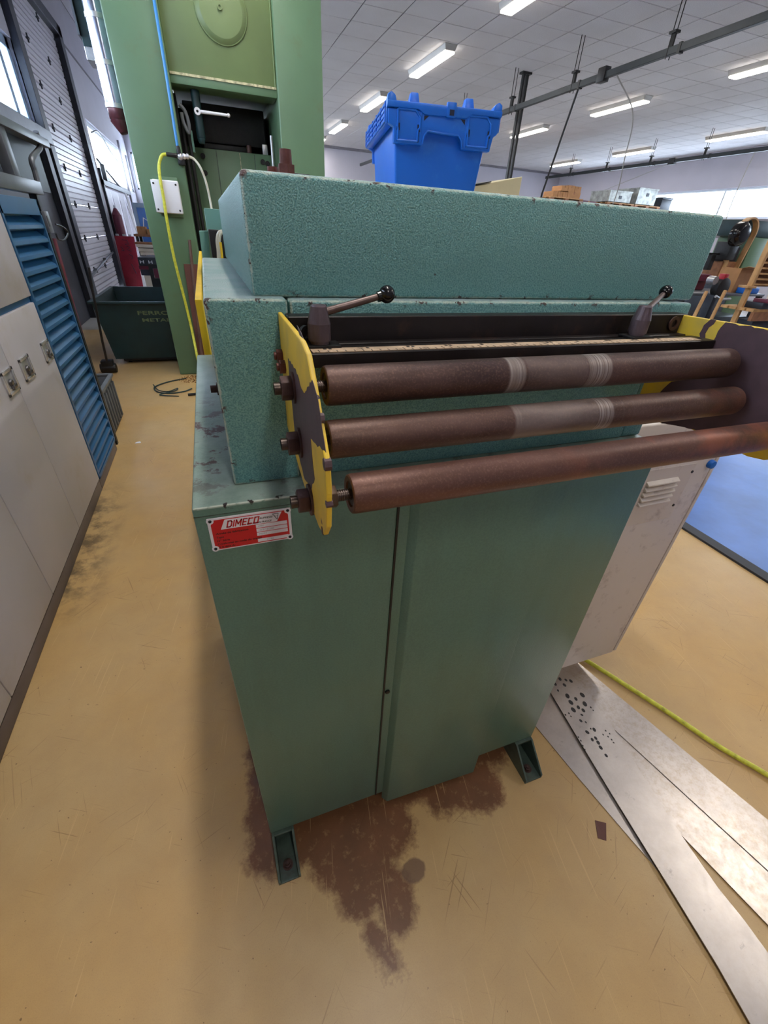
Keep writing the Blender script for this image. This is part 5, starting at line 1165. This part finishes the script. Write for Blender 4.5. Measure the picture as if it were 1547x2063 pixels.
# ================================================================== FAR RIGHT: rack, bins, machines
rk = thing('pallet_rack', 'steel pallet rack against the window wall, loaded with pallets and bins', 'rack', (11.7, 12.6, 0))
for x in (9.5, 11.6, 14.3):
    for y in (12.0, 13.1): MB().box((x - 0.05, y - 0.04, 0.0), (x + 0.05, y + 0.04, 2.36)).build('upright', 'louvre_blue', rk, smooth=0)
for y in (12.0, 13.1):
    for z in (1.2, 2.26): MB().box((9.5, y - 0.03, z), (14.3, y + 0.03, z + 0.1)).build('beam', 'wood_dark', rk, smooth=0)
for z in (1.3, 2.36): MB().box((9.45, 11.95, z), (14.35, 13.15, z + 0.03)).build('shelf', 'frame_grey', rk, smooth=0)
def pallet(x0, y0, z0, L_, W_, label, group):
    t = thing('wooden_pallet', label, 'pallet', (x0 + L_ / 2, y0 + W_ / 2, z0), group)
    for k in range(5): MB().box((x0, y0 + k * (W_ - 0.1) / 4, z0 + 0.095), (x0 + L_, y0 + k * (W_ - 0.1) / 4 + 0.1, z0 + 0.115)).build('board', 'wood', t, smooth=0)
    for k in range(3):
        for q in range(3): MB().box((x0 + k * (L_ - 0.12) / 2, y0 + q * (W_ - 0.1) / 2, z0 + 0.02), (x0 + k * (L_ - 0.12) / 2 + 0.12, y0 + q * (W_ - 0.1) / 2 + 0.1, z0 + 0.095)).build('block', 'wood_dark', t, smooth=0)
    for q in range(3): MB().box((x0, y0 + q * (W_ - 0.1) / 2, z0), (x0 + L_, y0 + q * (W_ - 0.1) / 2 + 0.1, z0 + 0.02)).build('board', 'wood', t, smooth=0)
RZ = 2.391
pallet(9.55, 12.0, RZ, 1.15, 0.95, 'wooden pallet on the rack top under the brown cartons', 'pallets on the rack')
pallet(11.62, 12.0, RZ, 1.05, 0.95, 'wooden pallet on the rack top under the nearer dented grey bin', 'pallets on the rack')
pallet(12.70, 12.0, RZ, 1.05, 0.95, 'wooden pallet on the rack top under the taller grey bin', 'pallets on the rack')
pz = RZ + 0.116
for k, (x0, x1, z0, z1, l) in enumerate(((9.64, 9.80, pz, pz + 0.13, 'small brown carton at the end of the rack stack'), (9.81, 9.97, pz, pz + 0.13, 'small brown carton, second from the end of the rack stack'), (9.98, 10.14, pz, pz + 0.13, 'small brown carton beside the large one on the rack'),
                                          (10.15, 10.60, pz, pz + 0.15, 'large brown carton at the bottom of the rack stack'), (9.90, 10.12, pz + 0.151, pz + 0.27, 'upper brown carton over the small ones on the rack'), (10.13, 10.36, pz + 0.151, pz + 0.29, 'upper brown carton in the middle of the rack stack'), (10.37, 10.59, pz + 0.151, pz + 0.28, 'upper brown carton nearest the grey bins'))):
    carton(x0, 12.05 if k < 4 else 12.06, z0, x1, 12.5, z1, l, 'cartons on the rack')
carton(10.72, 12.1, RZ, 11.3, 12.5, RZ + 0.10, 'flat dark carton lying between cartons and grey bins', 'cartons on the rack', 'maroon')
def metal_bin(x0, x1, z1, label, mat='bin_galv'):
    t = thing('metal_bin', label, 'bin', ((x0 + x1) / 2, 12.45, pz), 'grey bins on the rack')
    m = MB()
    for a_, b_ in (((x0, 12.05), (x1, 12.07)), ((x0, 12.83), (x1, 12.85)), ((x0, 12.07), (x0 + 0.02, 12.83)), ((x1 - 0.02, 12.07), (x1, 12.83))): m.box((a_[0], a_[1], pz), (b_[0], b_[1], z1))
    m.box((x0, 12.05, pz), (x1, 12.85, pz + 0.02)); m.build('wall', mat, t, smooth=0)
    MB().box((x0 - 0.015, 12.035, z1 - 0.03), (x1 + 0.015, 12.05, z1)).box((x0 - 0.015, 12.05, z1 - 0.03), (x0, 12.86, z1)).build('rim', mat, t, smooth=0)
    MB().box(((x0 + x1) / 2 - 0.05, 12.038, z1 - 0.2), ((x0 + x1) / 2 + 0.05, 12.05, z1 - 0.12)).build('plate', 'panel_dark', t, smooth=0)
metal_bin(11.68, 12.52, 2.80, 'dented grey metal bin on the rack, nearer the cartons')
metal_bin(12.76, 13.52, 2.93, 'taller grey metal bin on the rack, nearer the window')
t = thing('dark_bin', 'small dark bin at the window end of the rack', 'bin', (13.95, 12.4, RZ))
MB().box((13.80, 12.05, RZ), (14.22, 12.6, 2.74)).build('body', 'panel_dark', t, bevel=0.01); MB().box((13.78, 12.03, 2.70), (14.24, 12.62, 2.76)).build('rim', 'panel_dark', t, bevel=0.01)

t = thing('beige_cabinet', 'tall beige sheet metal cabinet behind the blue crate', 'cabinet', (2.3, 3.3, 0))
MB().prism([(1.95, 3.0, 0), (2.42, 3.0, 0), (2.42, 3.0, 1.80), (1.95, 3.0, 1.70)], [(1.95, 3.7, 0), (2.42, 3.7, 0), (2.42, 3.7, 1.80), (1.95, 3.7, 1.70)]).build('body', 'beige', t, bevel=0.004, smooth=0)
MB().prism([(1.93, 2.99, 1.70), (2.15, 2.99, 1.745), (2.15, 2.99, 1.752), (1.93, 2.99, 1.707)], [(1.93, 3.7, 1.70), (2.15, 3.7, 1.745), (2.15, 3.7, 1.752), (1.93, 3.7, 1.707)]).build('lid_edge', 'dark_iron', t, smooth=0)

# belt driven drilling machine
dm = thing('belt_drill', 'green belt driven drilling machine with a black motor, beyond the yellow bracket plate', 'machine', (8.3, 5.2, 0))
MB().box((8.25, 5.0, 0.0), (8.75, 5.6, 1.62)).build('column', 'press_green', dm, bevel=0.02)
MB().box((7.95, 5.05, 1.62), (8.9, 5.6, 1.84)).build('head', 'bin_green', dm, bevel=0.02)
MB().cone((7.74, 4.86, 1.64), (7.74, 4.955, 1.64), 0.16, n=28).cone((7.74, 4.82, 1.64), (7.74, 4.86, 1.64), 0.11, 0.15, n=28).cone((7.96, 4.955, 1.66), (7.96, 5.12, 1.66), 0.05, n=14).build('motor', 'black_plastic', dm, bevel=0.006)
cpts = []
R1, R2 = 0.185, 0.11; P1, P2 = Vector((8.0, 5.0, 1.66)), Vector((7.98, 5.0, 1.02))
for k in range(13): a = math.pi * k / 12; cpts.append(P1 + Vector((math.cos(a) * R1, 0, math.sin(a) * R1)))
for k in range(13): a = math.pi + math.pi * k / 12; cpts.append(P2 + Vector((math.cos(a) * R2, 0, math.sin(a) * R2)))
cpts.append(cpts[0]); vs = []; fs = []
for p in cpts:
    d_ = (p - (P1 if p.z > 1.4 else P2)).normalized()
    for e, y in ((0, -0.04), (0, 0.04), (0.022, 0.04), (0.022, -0.04)): vs.append(p + d_ * e + Vector((0, y, 0)))
for i in range(len(cpts) - 1):
    for q in range(4): fs.append((i * 4 + q, i * 4 + (q + 1) % 4, i * 4 + 4 + (q + 1) % 4, i * 4 + 4 + q))
MB().add(vs, fs).build('belt', 'wood', dm, smooth=40)
MB().box((7.74, 4.95, 1.30), (7.92, 5.2, 1.54)).build('switch_box', 'dark_iron', dm, bevel=0.01)
MB().box((7.80, 5.02, 1.02), (8.14, 5.3, 1.28)).cone((7.97, 4.98, 1.02), (7.97, 5.06, 1.02), 0.09, n=20).build('gear_case', 'wood_dark', dm, bevel=0.012)
MB().box((7.84, 5.05, 1.28), (8.12, 5.25, 1.48)).build('motor_plate', 'panel_dark', dm, bevel=0.01)
MB().box((7.35, 5.08, 1.36), (7.74, 5.13, 1.385)).box((7.55, 5.05, 1.15), (7.64, 5.15, 1.36)).build('feed_arm', 'dark_iron', dm, bevel=0.004)
MB().box((7.75, 5.0, 0.0), (8.25, 5.6, 1.02)).build('pedestal', 'panel_dark', dm, bevel=0.02)
# bench with odds and ends
bb = thing('steel_bench', 'long dark steel bench carrying tools in front of the drilling machine', 'bench', (6.9, 4.4, 0))
MB().box((6.1, 4.15, 0.88), (7.75, 4.85, 0.91)).build('top', 'frame_grey', bb, bevel=0.004)
MB().box((6.15, 4.2, 0.10), (7.7, 4.8, 0.60)).build('drawer_block', 'panel_dark', bb, bevel=0.004)
for x in (6.14, 7.71):
    for y in (4.19, 4.81): MB().box((x - 0.03, y - 0.03, 0), (x + 0.03, y + 0.03, 0.88)).build('leg', 'dark_iron', bb)
t = thing('carton', 'open brown carton with torn flaps on the steel bench', 'box', (7.45, 4.45, 0.911), None)
MB().hexa([(7.22, 4.3, 0.911), (7.66, 4.3, 0.911), (7.66, 4.6, 0.911), (7.22, 4.6, 0.911), (7.24, 4.3, 1.22), (7.66, 4.3, 1.20), (7.66, 4.6, 1.20), (7.24, 4.6, 1.22)]).build('body', 'card', t, smooth=0)
MB().hexa([(7.24, 4.3, 1.22), (7.66, 4.3, 1.20), (7.66, 4.31, 1.20), (7.24, 4.31, 1.22), (7.22, 4.2, 1.245), (7.64, 4.2, 1.215), (7.64, 4.205, 1.22), (7.22, 4.205, 1.25)]).build('flap', 'wood', t, smooth=0)
tag(MB().box((7.30, 4.16, 0.911), (7.60, 4.29, 0.99)).build('parts_tray', 'crate', None, bevel=0.01), 'small blue parts tray in front of the open carton', 'tray')
t = thing('bench_vice', 'maroon bench vice on the steel bench by the green machine edge', 'vice', (6.75, 4.6, 0.911))
MB().box((6.58, 4.55, 0.911), (6.98, 4.75, 1.03)).build('body', 'maroon', t, bevel=0.02); MB().box((6.60, 4.50, 1.03), (6.96, 4.7, 1.12)).build('jaw', 'maroon', t, bevel=0.01); MB().cone((6.72, 4.6, 1.12), (6.72, 4.6, 1.22), 0.012, n=8).build('handle', 'galv', t)
t = thing('round_guard_grinder', 'black round guarded grinder on a steel bar in front of the bench', 'grinder', (6.55, 4.0, 0))
MB().cone((6.54, 3.96, 1.0), (6.54, 4.06, 1.0), 0.115, n=28).build('guard', 'dark_iron', t, bevel=0.01)
MB().tube([(6.40, 3.92, 0.90), (6.52, 3.92, 0.865), (6.70, 3.92, 0.87)], 0.018, 8).build('rest_bar', 'galv', t)
MB().box((6.48, 4.0, 0.0), (6.62, 4.12, 0.92)).build('stand', 'panel_dark', t, bevel=0.01)
MB().cone((6.36, 3.98, 1.08), (6.36, 4.08, 1.08), 0.05, n=20).build('side_wheel', 'galv', t); MB().box((6.48, 3.97, 1.08), (6.56, 4.05, 1.16)).build('switch_cover', 'red_panel', t, bevel=0.008)
for k, (a_, b_, l) in enumerate((((1397, 640), (1423, 588), 'wooden broom handle leaning on the bench, nearer the green housing'), ((1430, 648), (1461, 586), 'wooden broom handle leaning on the bench, nearer the grinder'))):
    pa_, pb_ = at(a_[0], a_[1], 1, 3.75), at(b_[0], b_[1], 1, 3.86)
    tag(MB().cone(pa_ + (pa_ - pb_) * (pa_.z / (pb_.z - pa_.z)) * 0.98, pb_, 0.022, n=10).build('broom_handle', 'wood', None), l, 'handle', 'broom handles by the bench')
wr = thing('slatted_rack', 'wooden slatted rack with a low shelf at the picture edge', 'rack', (6.7, 3.5, 0))
MB().box((6.30, 3.47, 0.0), (6.345, 3.53, 1.75)).build('post', 'wood', wr, bevel=0.004); MB().box((7.30, 3.47, 0.0), (7.345, 3.53, 1.75)).build('post', 'wood', wr, bevel=0.004)
for k in range(11): MB().box((6.345, 3.48, 1.075 + k * 0.058), (7.30, 3.52, 1.093 + k * 0.058)).build('slat', 'wood', wr, smooth=0)
MB().box((6.345, 3.535, 1.06), (7.30, 3.55, 1.72)).build('back_board', 'wood_dark', wr, smooth=0)
MB().box((6.42, 3.33, 0.0), (7.3, 3.6, 0.69)).build('drawer_case', 'panel_dark', wr, bevel=0.004)
MB().box((6.20, 3.44, 1.045), (6.36, 3.56, 1.07)).build('bracket', 'wood', wr, bevel=0.003)
for k in range(4): MB().box((6.28, 3.3 + k * 0.11, 0.80), (7.4, 3.39 + k * 0.11, 0.83)).build('shelf_board', 'wood', wr, smooth=0)
MB().box((6.28, 3.28, 0.70), (7.4, 3.32, 0.80)).build('apron', 'wood_dark', wr, smooth=0)
MB().box((6.40, 3.30, 0.831), (7.3, 3.6, 0.90)).build('dark_case', 'panel_dark', wr, bevel=0.004)
t = thing('tool_tray', 'maroon tray piled with pale parts on the slatted rack', 'tray', (6.9, 3.35, 0.901))
MB().box((6.42, 3.22, 0.901), (7.3, 3.45, 0.94)).build('tray', 'maroon', t, bevel=0.004); MB().box((6.42, 3.215, 0.936), (7.3, 3.24, 0.95)).build('lip', 'white_print', t)
m = MB()
for k in range(14): x = 6.5 + 0.055 * k; m.box((x, 3.26, 0.945), (x + 0.045, 3.36, 0.96 + random.random() * 0.05))
m.build('pale_parts', 'cream', t)['kind'] = 'stuff'
